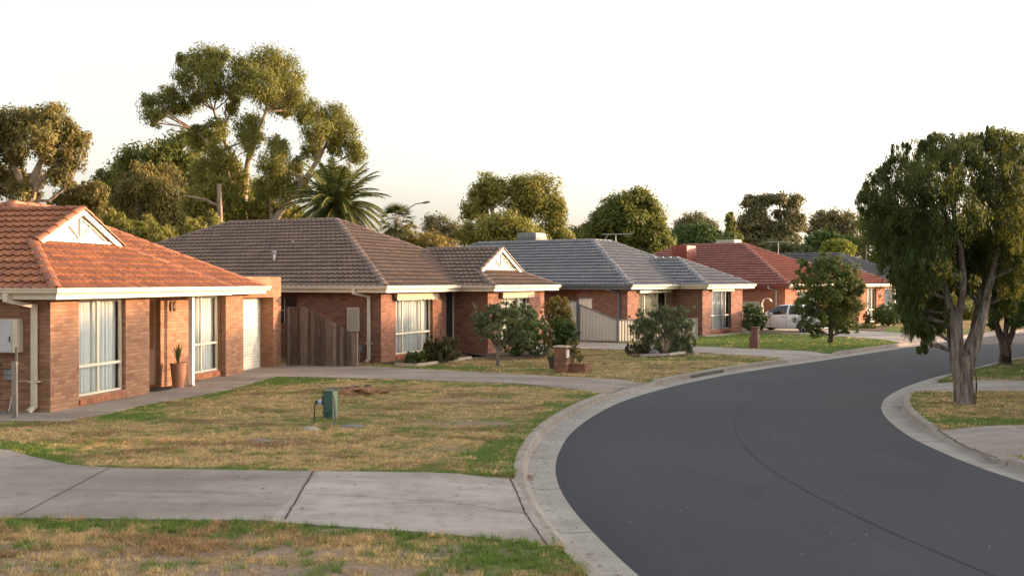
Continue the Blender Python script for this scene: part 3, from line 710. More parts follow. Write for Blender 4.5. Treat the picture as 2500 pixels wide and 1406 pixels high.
def eaves(parent, path, fascia, gut, soffit_polys, w=.45):
    mb = MB(); sweep(mb, path, [(.0, 2.445), (.0, 2.30), (.03, 2.30), (.03, 2.445)]); f = mb.build('fascia', fascia, parent)
    mb = MB(); sweep(mb, path, [(.033, 2.41), (.10, 2.41), (.125, 2.44), (.125, 2.47), (.14, 2.50), (.14, 2.525), (.115, 2.525), (.115, 2.45), (.033, 2.45)]); mb.build('gutter', gut, parent)
    mb = MB()
    for x0, x1, y0, y1 in soffit_polys: mb.box(x0, x1, y0, y1, 2.312, 2.325)
    mb.build('soffit', fascia, parent)
def wall(mb, p, q, z0, z1, ops=(), th=.14, m=0):
    p = Vector((p[0], p[1])); q = Vector((q[0], q[1])); d = (q - p); L = d.length; d.normalize(); n = Vector((d.y, -d.x))
    As = sorted({0, L} | {o[0] for o in ops} | {o[1] for o in ops}); Zs = sorted({z0, z1} | {o[2] for o in ops} | {o[3] for o in ops})
    pt = lambda a, z, t=0: (p.x + d.x * a - n.x * t, p.y + d.y * a - n.y * t, z)
    for i in range(len(As) - 1):
        for j in range(len(Zs) - 1):
            a, b, c, e = As[i], As[i + 1], Zs[j], Zs[j + 1]; ma, mz = (a + b) / 2, (c + e) / 2
            if any(o[0] < ma < o[1] and o[2] < mz < o[3] for o in ops): continue
            mb.face([pt(a, c), pt(b, c), pt(b, e), pt(a, e)], m); mb.face([pt(b, c, th), pt(a, c, th), pt(a, e, th), pt(b, e, th)], m)
    for a, b, c, e in ops:
        mb.face([pt(a, c), pt(a, e), pt(a, e, th), pt(a, c, th)], m); mb.face([pt(b, e), pt(b, c), pt(b, c, th), pt(b, e, th)], m)
        mb.face([pt(a, e), pt(b, e), pt(b, e, th), pt(a, e, th)], m)
        if c > z0 + .01: mb.face([pt(b, c), pt(a, c), pt(a, c, th), pt(b, c, th)], m)
def local(p, q):
    p = Vector((p[0], p[1], 0)); q = Vector((q[0], q[1], 0)); d = (q - p).normalized(); n = Vector((d.y, -d.x, 0))
    M4 = Matrix((d, -n, Vector((0, 0, 1)))).transposed().to_4x4(); M4.translation = p; return M4   # local: x along wall, y inwards, z up
def window(parent, p, q, a, b, z0, z1, rec=.08, splits=(.45,), trans=.3, frame='frame', curtain='curtain', sillmat=None, gap=0.0, fw=.05, head=None):
    W = local(p, q); mb = MB(); y0, y1 = rec, rec + .06; e = .003
    mb.box(a + e, a + fw, y0, y1, z0 + e, z1 - e, 0, W); mb.box(b - fw, b - e, y0, y1, z0 + e, z1 - e, 0, W)
    mb.box(a + fw, b - fw, y0, y1, z0 + e, z0 + fw, 0, W); mb.box(a + fw, b - fw, y0, y1, z1 - fw, z1 - e, 0, W)
    zt = z0 + (z1 - z0) * trans if trans else None
    if zt: mb.box(a + fw, b - fw, y0 - .004, y1 - .004, zt - .03, zt + .03, 0, W)
    for s in splits:
        x = a + (b - a) * s
        if zt: mb.box(x - .022, x + .022, y0 + .004, y1, z0 + fw, zt - .03, 0, W); mb.box(x - .028, x + .028, y0 + .004, y1, zt + .03, z1 - fw, 0, W)
        else: mb.box(x - .022, x + .022, y0 + .004, y1, z0 + fw, z1 - fw, 0, W)
    w = mb.build('window', M[frame], parent)
    g = MB(); yy = rec + .035; g.face([W @ Vector(t) for t in ((a + fw, yy, z0 + fw), (b - fw, yy, z0 + fw), (b - fw, yy, z1 - fw), (a + fw, yy, z1 - fw))]); g.build('pane', M['glass'], w)
    c = MB(); n = int((b - a) / .022); prev = None; u = 0
    for i in range(n + 1):
        x = a + (b - a) * i / n; y = rec + .14 + .011 * math.sin(x * 46 + 1.3 * math.sin(x * 9)) + .007 * math.sin(x * 97 + a)
        if gap and (a + (b - a) * (1 - gap)) < x: prev = None; continue
        if prev: c.face([W @ Vector((prev[0], prev[1], z0 + .01)), W @ Vector((x, y, z0 + .01)), W @ Vector((x, y, z1)), W @ Vector((prev[0], prev[1], z1))], 0, smooth=False)
        prev = (x, y)
    c.build('curtain', M[curtain], w)
    d = MB(); d.box(a - .05, b + .05, rec + .3, rec + .32, z0 - .05, z1 + .05, 0, W); d.build('dim_interior', M['dark'], w)  # near-black backing sheet, its colour stands in for the unlit room
    if sillmat:
        s = MB(); T = W @ Matrix.Translation((0, 0, 0))
        s.face([T @ Vector(t) for t in ((a, -.035, z0 - .16), (b, -.035, z0 - .16), (b, -.035, z0 - .055), (a, -.035, z0 - .055))], 0, uv=[(a, .02), (b, .02), (b, .13), (a, .13)])
        s.face([T @ Vector(t) for t in ((a, -.035, z0 - .055), (b, -.035, z0 - .055), (b, rec, z0 - .005), (a, rec, z0 - .005))], 0, uv=[(a, .02), (b, .02), (b, .14), (a, .14)])
        s.face([T @ Vector(t) for t in ((a, .0, z0 - .16), (b, .0, z0 - .16), (b, -.035, z0 - .16), (a, -.035, z0 - .16))])
        s.face([T @ Vector(t) for t in ((a, -.035, z0 - .16), (a, -.035, z0 - .055), (a, .0, z0 - .055), (a, 0, z0 - .16))]); s.face([T @ Vector(t) for t in ((b, -.035, z0 - .16), (b, 0, z0 - .16), (b, .0, z0 - .055), (b, -.035, z0 - .055))])
        s.build('sill', sillmat, w)
    if head:
        h = MB(); h.box(a - .1, b + .12, -.13, -.0, z1 - .02, z1 + .13, 0, W); hb = h.build('shutter_box', M[head], w)
    return w
def downpipe(parent, x, y, mat, dirx=0.0, w=.09, zt=2.42):
    """pipe on the side wall (y=0 face), elbow from the gutter"""
    mb = MB(); mb.beam((x - .28, y - .52, zt), (x - .28, y - .52, zt - .17), w, w); mb.beam((x - .28, y - .52, zt - .15), (x, y - .07, zt - .27), w, w * .7)
    mb.box(x - w / 2, x + w / 2, y - .11, y - .03, .10, zt - .22); mb.beam((x, y - .07, .13), (x - .06, y - .16, .03), w, w * .8)
    dp = mb.build('downpipe', mat, parent)
    s = MB(); s.box(x - .12, x + .12, y - .115, y - .003, .62, .645); s.build('pipe_strap', mat, dp); return dp
# ================================================================== house 1: orange terracotta roof, left edge
def house_one():
    H = empty('brick_house', (-9.35, 20.74, 0), -R(11.8))
    tag(H, 'orange brick house with glowing terracotta tile roof, white gablet and garage at the left edge', 'house')
    w = MB()
    wall(w, (-9, 0), (0, 0), 0, 2.33)
    P0, P1 = (0, 0), (0, 3.64)
    wall(w, P0, P1, 0, 2.33, [(.94, 2.66, .2, 2.27)], .22)
    wall(w, (0, 3.64), (-2.0, 3.64), 0, 2.33); wall(w, (-2.0, 3.64), (-2.0, 4.89), 0, 2.33)
    wall(w, (-2.0, 4.89), (-.45, 4.89), 0, 2.33, [(.62, 1.43, .04, 2.24)], .1)
    wall(w, (-.45, 4.89), (-.45, 6.3), 0, 2.33); wall(w, (-.45, 6.3), (-.45, 7.98), 0, 2.33, [(.08, 1.62, .2, 2.27)], .16)
    wall(w, (-.45, 7.98), (-.28, 7.98), 0, 2.33); wall(w, (-.28, 7.98), (-.28, 8.98), 0, 2.33)
    wall(w, (-.28, 8.98), (-.28, 11.6), 0, 2.79, [(.06, 2.06, 0, 2.18)], .5); wall(w, (-.28, 11.6), (-7, 11.6), 0, 2.79); wall(w, (-.9, 8.98), (-.28, 8.98), 2.3, 2.79)
    wall(w, (-9, 11), (-9, 0), 0, 2.33)
    w.box(-.78, -.28, 8.98, 11.6, 2.791, 2.80)
    wo = w.build('brick_wall', M['brickA'], H)
    s = MB(); s.face([(-.275, 9.04, 2.18), (-.275, 11.04, 2.18), (-.275, 11.04, 2.43), (-.275, 9.04, 2.43)]); s.build('garage_lintel', M['soldier'], wo)
    window(H, P0, P1, .94, 2.66, .2, 2.27, .10, (.48,), .31, sillmat=M['soldier'], gap=0)
    window(H, (-.45, 6.3), (-.45, 7.98), .08, 1.62, .2, 2.27, .05, (.42,), .37, sillmat=M['soldier'], gap=0)
    # front door on the inner side wall of the porch
    W = local((-2.0, 4.89), (-.45, 4.89)); d = MB(); a, b = .62, 1.43
    d.box(a + .003, a + .06, .02, .09, .04, 2.237, 0, W); d.box(b - .06, b - .003, .02, .09, .04, 2.237, 0, W); d.box(a + .06, b - .06, .02, .09, 2.18, 2.237, 0, W); d.box(a + .06, b - .06, .03, .08, .86, .96, 0, W); d.box(a + .06, b - .06, .045, .07, .045, .86, 0, W)
    dd = d.build('front_door', M['frame'], H); g = MB(); g.face([W @ Vector(t) for t in ((a + .06, .05, .96), (b - .06, .05, .96), (b - .06, .05, 2.18), (a + .06, .05, 2.18))]); g.build('door_pane', M['glass'], dd)
    g = MB(); g.box(a + .06, b - .06, .1, .12, .9, 2.2, 0, W); g.build('door_curtain', M['curtainC'], dd); g = MB(); g.box(b - .09, b - .06, -.02, .02, .99, 1.12, 0, W); g.build('handle', M['metal'], dd)
    s = MB(); s.face([W @ Vector(t) for t in ((a - .02, -.08, .0), (b + .02, -.08, .0), (b + .02, -.08, .07), (a - .02, -.08, .07))]); s.face([W @ Vector(t) for t in ((a - .02, -.08, .07), (b + .02, -.08, .07), (b + .02, .02, .075), (a - .02, .02, .075))]); s.build('door_step', M['soldier'], dd)
    # garage roller door
    x = -.72; g = MB(); n = 26
    for i in range(n):
        z = .03 + (2.17 - .03) * i / n; z2 = .03 + (2.17 - .03) * (i + 1) / n; zm = (z + z2) / 2
        g.face([(x, 9.04, z), (x, 11.04, z), (x + .016, 11.04, zm), (x + .016, 9.04, zm)]); g.face([(x + .016, 9.04, zm), (x + .016, 11.04, zm), (x, 11.04, z2), (x, 9.04, z2)])
    g.box(x - .01, x + .03, 9.045, 11.035, .0, .03); gd = g.build('garage_door', M['roller'], H); g = MB(); g.box(x + .02, x + .06, 9.16, 9.34, 1.02, 1.05); g.build('handle', M['blackmetal'], gd)
    # roof
    p = .512; f1, c1 = hip_faces(-8.05, .15, -.2, 9.5, p); f2, c2, G = wing_faces(.45, -.45, 6.86, -9.6, p, -1.6)
    roof(H, f1 + f2, c1 + c2, M['tileA'], 1, 6); gablet(H, G, capmat=M['tileA'])
    eaves(H, [(-9.6, -.45), (.45, -.45), (.45, 6.86)], M['cream'], M['cream'], [(-9.6, .45, -.45, .01), (-.0, .45, .01, 6.86), (-2.0, 0, 3.62, 6.86)])
    mb = MB(); sweep(mb, [(.15, 6.89), (.15, 9.55)], [(.0, 2.445), (.0, 2.31), (.03, 2.31), (.03, 2.445)]); sweep(mb, [(.15, 6.89), (.15, 9.7)], [(.033, 2.41), (.10, 2.41), (.14, 2.50), (.14, 2.525), (.115, 2.525), (.115, 2.45), (.033, 2.45)])
    mb.box(-.5, .149, 6.9, 9.55, 2.335, 2.345); mb.build('garage_fascia', M['cream'], H)
    downpipe(H, -.32, 0, M['cream'], w=.105)
    mb = MB(); mb.box(.05, .155, 5.36, 5.46, .0, 2.31); ps = mb.build('porch_post', M['white'], H, bevel=.006); mb = MB(); mb.box(.035, .17, 5.34, 5.48, .015, .05); mb.build('post_bracket', M['metal'], ps)
    mb = MB(); mb.box(-1.55, -.62, -.22, -.003, 1.22, 1.90); bx = mb.build('meter_box', M['cream'], H, bevel=.01); mb = MB(); mb.box(-1.53, -.72, -.235, -.222, 1.24, 1.88); mb.build('door_panel', m_plain('meter_door_grey', (.50, .50, .53), .5, .1), bx); mb = MB(); mb.box(-.77, -.745, -.245, -.236, 1.44, 1.55); mb.build('latch', M['blackmetal'], bx)
    mb = MB(); mb.box(-.98, -.79, -.10, -.003, .66, .86); tb = mb.build('phone_box', M['acgrey'], H, bevel=.008)
    mb = MB(); mb.tube([(-.84, -.05, .66), (-.83, -.05, .4), (-.88, -.07, .1), (-.90, -.08, .02)], .012, 6); mb.tube([(-.80, -.05, .66), (-.7, -.04, .62), (-.5, -.03, .64)], .006, 5); mb.build('conduit', M['white'], tb)
    mb = MB(); mb.box(-1.25, -1.14, -.08, -.003, .82, 1.0); mb.tube([(-1.19, -.08, .98), (-1.19, -.13, .94), (-1.19, -.13, .86)], .02, 6); mb.build('garden_tap', M['metal'], H)
    # wall ornament
    mb = MB()
    for sx, cy, cz, hy, hz, tl in ((1, 5.36, 2.03, .055, .14, .0), (1, 5.50, 2.06, .04, .12, .5), (1, 5.53, 1.95, .035, .05, .2)):
        ring = []
        for k in range(14):
            a = 2 * math.pi * k / 14; u, v = hy * math.cos(a), hz * math.sin(a); ring.append((-.41, cy + u * math.cos(tl) + v * math.sin(tl), cz - u * math.sin(tl) + v * math.cos(tl)))
        mb.face(ring); mb.face([(x - .02, y, z) for x, y, z in ring][::-1])
        for k in range(14): a, b = ring[k], ring[(k + 1) % 14]; mb.face([a, (a[0] - .02, a[1], a[2]), (b[0] - .02, b[1], b[2]), b])
    mb.beam((-.45, 5.42, 2.0), (-.40, 5.42, 2.0), .02, .02)
    o = mb.build('wall_ornament', m_plain('bronze', (.10, .05, .025), .5, .3, .4)); o.matrix_world = H_mat(H); tag(o, 'small dark butterfly ornament fixed high on the sunlit porch wall', 'wall ornament')
    return H
def H_mat(H): return Matrix.Translation(H.location) @ Matrix.Rotation(H.rotation_euler.z, 4, 'Z')
H1 = house_one()
# ================================================================== house 2: brown roof
def house_two():
    H = empty('brick_house', (-4.28, 33.46, 0), -R(24))
    tag(H, 'red brown brick house with a big dark brown tile roof and small white gablet', 'house')
    w = MB(); wall(w, (-3.3, 0), (0, 0), 0, 2.33); wall(w, (-3.3, .9), (-3.3, 0), 0, 2.33); wall(w, (-15.4, .9), (-3.3, .9), 0, 2.33, [(10.4, 11.4, 1.2, 2.1)])
    F0, F1 = (0, 0), (0, 5.3); wall(w, F0, F1, 0, 2.33, [(.95, 3.55, .2, 2.12), (4.55, 5.25, .05, 2.25)], .2)
    wall(w, (0, 5.3), (1.35, 5.3), 0, 2.33); W0, W1 = (1.35, 5.3), (1.35, 10.8); wall(w, W0, W1, 0, 2.33, [(1.2, 3.9, .2, 2.1)], .2); wall(w, (1.35, 10.8), (-14, 10.8), 0, 2.33)
    wo = w.build('brick_wall', M['brickB'], H)
    window(H, F0, F1, .95, 3.55, .2, 2.12, .1, (.24, .76), .36, sillmat=M['soldierB'], head=None, fw=.045)
    window(H, W0, W1, 1.2, 3.9, .2, 2.1, .1, (.3, .7), .36, sillmat=M['soldierB'])
    for (p, q, a, b) in ((F0, F1, .8, 3.75), (W0, W1, 1.05, 4.1)):
        W = local(p, q); aw = MB(); n = 40
        aw.box(a, b, -.15, -.02, 2.12, 2.25, 0, W)
        for i in range(n):
            x0, x1 = a + (b - a) * i / n, a + (b - a) * (i + 1) / n; zz = 2.06 - .03 * abs(math.sin(i * .8)) - .02 * random.random()
            aw.face([W @ Vector(t) for t in ((x0, -.14, zz), (x1, -.14, zz - .01), (x1, -.145, 2.13), (x0, -.145, 2.13))])
        aw.build('awning', M['awning'], H)
    W = local(F0, F1); d = MB(); d.box(4.56, 5.24, .06, .10, .05, 2.24, 0, W); dr = d.build('security_door', M['darkdoor'], H); d = MB(); d.box(5.19, 5.245, .02, .057, .05, 2.245, 0, W); d.box(4.555, 4.6, .02, .057, .05, 2.245, 0, W); d.build('door_frame', M['frame'], dr)
    W = local((-15.4, .9), (-3.3, .9)); d = MB(); d.box(10.41, 11.39, .04, .08, 1.21, 2.09, 0, W); wn = d.build('window', M['carglass'], H); d = MB(); d.box(10.88, 10.92, .01, .038, 1.21, 2.09, 0, W); d.box(10.41, 11.39, .01, .038, 1.63, 1.67, 0, W); d.build('window_bar', M['frame'], wn)
    f1, c1 = hip_faces(-16.0, .45, -.45, 10.75, .464); f2, c2, G = wing_faces(1.8, 4.85, 11.25, -2.7, .464, .55)
    roof(H, f1 + f2, c1 + c2, M['tileB'], 2, 5, .33, .062, .15); gablet(H, G, capmat=M['tileB'], motif=True)
    eaves(H, [(-16, -.45), (.45, -.45), (.45, 4.85), (1.8, 4.85), (1.8, 11.25)], M['cream'], M['cream'], [(-16, .45, -.45, .95), (0, .45, .95, 4.85), (0, 1.8, 4.85, 5.3), (1.34, 1.8, 5.3, 11.25)])
    downpipe(H, -.42, 0, M['cream'], w=.10)
    mb = MB(); mb.box(-1.25, -.80, -.09, -.003, 1.02, 1.80); b = mb.build('meter_box', M['cream'], H, bevel=.01); mb = MB(); mb.box(-1.21, -.84, -.1, -.091, 1.06, 1.76); mb.build('door_panel', m_plain('meter_panel_beige', (.40, .36, .28), .6, .1), b)
    mb = MB(); mb.box(-.86, -.68, -.16, -.003, .35, .55); g = mb.build('gas_meter', M['acgrey'], H, bevel=.02); mb = MB(); mb.tube([(-.77, -.08, .36), (-.77, -.09, .15), (-.8, -.1, 0)], .015, 6); mb.build('meter_pipe', M['metal'], g)
    mb = MB(); mb.tube([(-5.4, 1.5, 3.35), (-5.4, 1.5, 3.68)], .05, 10); mb.lathe([(.09, 3.68), (.10, 3.72), (.04, 3.77), (0, 3.78)], 10, c=(-5.4, 1.5, 0)); mb.lathe([(.16, 3.33), (.06, 3.42)], 10, c=(-5.4, 1.5, 0)); mb.build('vent_pipe', M['metal'], H)
    mb = MB(); mb.tube([(-5.6, 2.9, 4.0), (-5.6, 2.9, 4.2)], .025, 8); mb.build('vent_pipe', M['metal'], H)
    return H
H2 = house_two()
# ================================================================== house 3: slate blue roof
def house_three():
    H = empty('brick_house', (5.27, 46.7, 0), -R(35)); tag(H, 'red brick house with a blue grey tile roof behind the cream steel gate', 'house')
    w = MB(); wall(w, (-2.7, 0), (0, 0), 0, 2.33); wall(w, (-2.7, .5), (-2.7, 0), 0, 2.33); wall(w, (-16.2, .5), (-2.7, .5), 0, 2.33)
    F0, F1 = (0, 0), (0, 4.82); wall(w, F0, F1, 0, 2.33, [(1.1, 4.1, .2, 2.15)], .2); wall(w, (0, 4.82), (1.5, 4.82), 0, 2.33)
    W0, W1 = (1.5, 4.82), (1.5, 9.8); wall(w, W0, W1, 0, 2.33, [(1.0, 3.5, .27, 2.2)], .2); wall(w, (1.5, 9.8), (-9, 9.8), 0, 2.33); w.build('brick_wall', M['brickC'], H)
    window(H, F0, F1, 1.1, 4.1, .2, 2.15, .1, (.25, .7), None, curtain='curtainC', head='cream', sillmat=M['soldierB'], gap=.22)
    window(H, W0, W1, 1.0, 3.5, .27, 2.2, .1, (.14, .62, .8), .36, frame='framegrey', curtain='curtain', head='cream', sillmat=M['soldierB'], gap=.12)
    e = .45; m = 4.93; p = .468; zr = ZE + p * m; L = 16.7
    A, B, Cc = (-11.8, 4.48, zr), (-4.48, 4.48, zr), (-4.48, 6.27, zr)
    f = [[(-L, -e, ZE), (e, -e, ZE), B, A], [(e, -e, ZE), (e, 11.2, ZE), Cc, B], [(e, 11.2, ZE), (-9.41, 11.2, ZE), Cc], [(-L, 9.41, ZE), (-L, -e, ZE), A], [(-4.6, 9.41, ZE), (-L, 9.41, ZE), A, B],
         [(-9.41, 11.2, ZE), (-9.41, 6.27, ZE), Cc]]
    c = [((e, -e, ZE), B), ((e, 11.2, ZE), Cc), (A, B), (B, Cc), ((-L, -e, ZE), A), ((-L, 9.41, ZE), A)]
    f2, c2, _ = wing_faces(1.95, 4.37, 10.25, -4.4, p); roof(H, f + f2, c + c2, M['tileC'], 3, 4, .37, .075, .18)
    eaves(H, [(-L, -e), (e, -e)], M['greyblue'], M['greyblue'], [(-L, e, -e, .5)])
    mb = MB(); sweep(mb, [(e, -e - .05), (e, 4.37), (1.95, 4.37), (1.95, 10.25)], [(.001, 2.44), (.001, 2.31), (.032, 2.31), (.032, 2.44)]); sweep(mb, [(e, -e - .1), (e, 4.37), (1.95, 4.37), (1.95, 10.3)], [(.034, 2.41), (.10, 2.41), (.14, 2.5), (.14, 2.525), (.115, 2.525), (.115, 2.45), (.034, 2.45)])
    mb.box(0, e, .5, 4.37, 2.313, 2.325); mb.box(0, 1.95, 4.371, 4.82, 2.313, 2.325); mb.box(1.49, 1.95, 4.821, 10.25, 2.313, 2.325); mb.build('front_fascia', M['cream'], H)
    downpipe(H, -.42, 0, M['greyblue'], w=.10)
    return H
H3 = house_three()
# ================================================================== houses 4, 5: red roof and charcoal roofs
def house_side(name, loc, ang, lab, brick, tile, p, L, yf, wy0, wy1, xe, fas, seed, wins, wallend, q=4, gut='cream'):
    H = empty(name, loc, -R(ang)); tag(H, lab, 'house')
    w = MB(); wall(w, (-L + .45, 0), (0, 0), 0, 2.33); F0, F1 = (0, 0), (0, wy0 + .45); W0, W1 = (xe - .45, wy0 + .45), (xe - .45, wallend)
    wall(w, F0, F1, 0, 2.33, [wins[0]], .2); wall(w, F1, W0, 0, 2.33); wall(w, W0, W1, 0, 2.33, [wins[1]], .2); wall(w, W1, (-L + 1, wallend), 0, 2.33); w.build('brick_wall', M[brick], H)
    window(H, F0, F1, *wins[0], .1, (.5,), .36, sillmat=M['soldierB']); window(H, W0, W1, *wins[1], .1, (.3, .7), .36, sillmat=M['soldierB'], gap=.15)
    f1, c1 = hip_faces(-L, .45, -.45, yf, p); f2, c2, _ = wing_faces(xe, wy0, wy1, -3.2, p); roof(H, f1 + f2, c1 + c2, M[tile], seed, q, .37, .075, .17)
    eaves(H, [(-L, -.45), (.45, -.45)], M[fas], M[fas], [(-L, .45, -.45, 0)])
    mb = MB(); sweep(mb, [(.45, -.5), (.45, wy0), (xe, wy0), (xe, wy1)], [(.001, 2.44), (.001, 2.31), (.14, 2.42), (.14, 2.525), (.034, 2.525)]); mb.box(0, .45, 0, wy0, 2.313, 2.325); mb.box(0, xe, wy0 + .001, wy0 + .45, 2.313, 2.325); mb.box(xe - .46, xe, wy0 + .451, wy1, 2.313, 2.325); mb.build('front_fascia', M[gut], H)
    return H
H4 = house_side('brick_house', (15.5, 58.1, 0), 40, 'tan brick house with a dark red tile roof behind the white car', 'brickD', 'tileD', .45, 15.5, 11.05, 6.6, 12.55, 1.95, 'redpaint', 4, [(1.6, 4.6, .2, 2.15), (1.25, 2.9, .15, 2.25)], 11.3)
mb = MB(); mb.box(1.75, 1.85, 12.25, 12.35, 0, 2.31); mb.build('porch_post', M['cream'], H4); downpipe(H4, -.5, 0, M['metal'])
H5 = house_side('brick_house', (27, 76, 0), 42, 'charcoal roofed house seen past the red roofed house, half behind the paperbark tree', 'brickC', 'tileE', .45, 16, 10.5, 6.4, 12.2, 1.95, 'greyblue', 5, [(1.6, 4.6, .2, 2.15), (1.0, 3.0, .2, 2.2)], 11.5, 3)
H6 = house_side('brick_house', (20.5, 93, 0), 30, 'distant house whose low dark roof shows just over the red roof ridge', 'brickC', 'tileE', .40, 14, 10.0, 6.4, 12.2, 1.95, 'greyblue', 6, [(1.6, 4.6, .2, 2.15), (1.0, 3.0, .2, 2.2)], 11.5, 3)
# unseen houses added across the road on the right, placed to shade the street
def shade_house(loc, ang, tile, lab, L=15, W=12):
    H = empty('brick_house', loc, R(ang)); tag(H, lab, 'house', 'houses across the road')
    w = MB(); wall(w, (-L, -W), (0, -W), 0, 2.33, [(3, 5.4, .6, 2.1)]); wall(w, (0, -W), (0, 0), 0, 2.33, [(1.5, 4, .4, 2.1), (6, 8.4, .4, 2.1)], .2); wall(w, (0, 0), (-L, 0), 0, 2.33); wall(w, (-L, 0), (-L, -W), 0, 2.33); w.build('brick_wall', M['brickC'], H)
    window(H, (0, -W), (0, 0), 1.5, 4, .4, 2.1); window(H, (0, -W), (0, 0), 6, 8.4, .4, 2.1)
    f, c = hip_faces(-L - .45, .45, -W - .45, .45, .55); roof(H, f, c, M[tile], 9, 3)
    eaves(H, [(-L - .45, -W - .45), (.45, -W - .45), (.45, .45), (-L - .45, .45), (-L - .45, -W - .4)], M['cream'], M['cream'], [(-L - .45, .45, -W - .45, -W), (0, .45, -W, .45)]); return H
shade_house((25.6, 37.4, 0), 105, 'tileB', 'house across the road beside the paperbark tree, outside the frame')
shade_house((16.4, 22.6, 0), 105, 'tileA', 'house across the road nearest the camera, outside the frame')
shade_house((36.4, 48.4, 0), 108, 'tileC', 'house across the road furthest round the bend, outside the frame')
# ================================================================== fences
def timber_fence():
    a = Vector((-7.12, 32.25, 0)); b = Vector((-4.93, 32.0, 0)); d = (b - a); L = d.length; d.normalize(); ang = math.atan2(d.y, d.x)
    F = empty('timber_fence', a, ang); tag(F, 'weathered brown paling fence stepping down beside the orange house garage', 'fence')
    mb = MB(); n = 19; 
    for i in range(n):
        x0 = L * i / n + .006; x1 = L * (i + 1) / n - .007; xm = (x0 + x1) / 2
        top = 1.86 if xm < .62 else 1.86 - (xm - .62) / (L - .62) * .80
        t2 = top - (0 if xm < .62 else .8 / (L - .62) * (x1 - x0)) ; off = random.uniform(0, .018); r = random.random() * (.35 if xm < .5 else 1); tl = random.uniform(-.006, .006)
        c = [(x0, off, .02), (x1, off, .02), (x1 + tl, off, t2), (x0 + tl, off, top), (x0, off + .018, .02), (x1, off + .018, .02), (x1 + tl, off + .018, t2), (x0 + tl, off + .018, top)]
        for q in ((0, 1, 2, 3), (5, 4, 7, 6), (3, 2, 6, 7), (1, 5, 6, 2), (4, 0, 3, 7)): mb.face([c[k] for k in q], rnd=r)
    mb.build('palings', M['paling'], F)
    for z0, z1 in ((.35, .35), (.85, .8)): mb = MB(); mb.box(0, L, .04, .085, z0, z0 + .07, rnd=.2); mb.build('rail', M['paling'], F)
    mb = MB(); mb.box(L - .02, L + .10, -.03, .09, 0, 1.07, rnd=1.0); mb.build('post', M['paling'], F); mb = MB(); mb.box(.06, .12, -.03, .05, 0, 1.86, rnd=1); mb.build('post', M['paling'], F)
timber_fence()
def steel_run(name, a, b, tops, lab, parent_parts=True, z0=.09, posts=(True, True)):
    a = Vector((*a, 0)); b = Vector((*b, 0)); d = b - a; L = d.length; d.normalize(); F = empty(name, a, math.atan2(d.y, d.x)); tag(F, lab, 'gate' if 'gate' in name else 'fence')
    top = lambda x: tops[0] + (tops[1] - tops[0]) * x / L
    mb = MB(); x = 0; k = 0
    while x < L - .01:
        x1 = min(L, x + .05); y0, y1 = (0, .022) if k % 2 == 0 else (.022, .022)
        if k % 3 == 2: y0, y1 = .022, 0
        if k % 3 == 0: y0, y1 = 0, 0
        if k % 3 == 1: y0, y1 = 0, .03
        if k % 3 == 2: y0, y1 = .03, 0
        mb.face([(x, y0, z0), (x1, y1, z0), (x1, y1, top(x1)), (x, y0, top(x))]); x = x1; k += 1
    mb.build('steel_sheet', M['steelfence'], F)
    mb = MB(); mb.beam((0, .012, tops[0] + .02), (L, .012, tops[1] + .02), .06, .05); mb.build('top_rail', M['greyblue'], F); mb = MB(); mb.box(0, L, -.01, .045, z0 - .05, z0 + .01); mb.build('bottom_rail', M['greyblue'], F)
    for on, x, t in ((posts[0], 0, tops[0]), (posts[1], L, tops[1])):
        if on: mb = MB(); mb.box(x - .035, x + .035, -.025, .06, 0, t + .05); mb.build('post', M['greyblue'], F)
steel_run('steel_fence', (1.7, 44.9), (2.86, 44.85), (1.78, 1.78), 'tall cream steel fence panel behind the yellow green shrubs')
steel_run('steel_fence', (2.95, 44.75), (4.55, 44.2), (1.64, .98), 'sloping cream steel fence panel beside the slate roofed house')
steel_run('steel_fence', (2.98, 45.6), (3.55, 45.4), (1.90, 1.90), 'small tall cream steel door standing behind the sloping panel', posts=(False, False))
steel_run('steel_gate', (4.63, 44.2), (8.3, 46.0), (.98, .98), 'low cream steel driveway gate half hidden by the grey green bush', posts=(False, True))
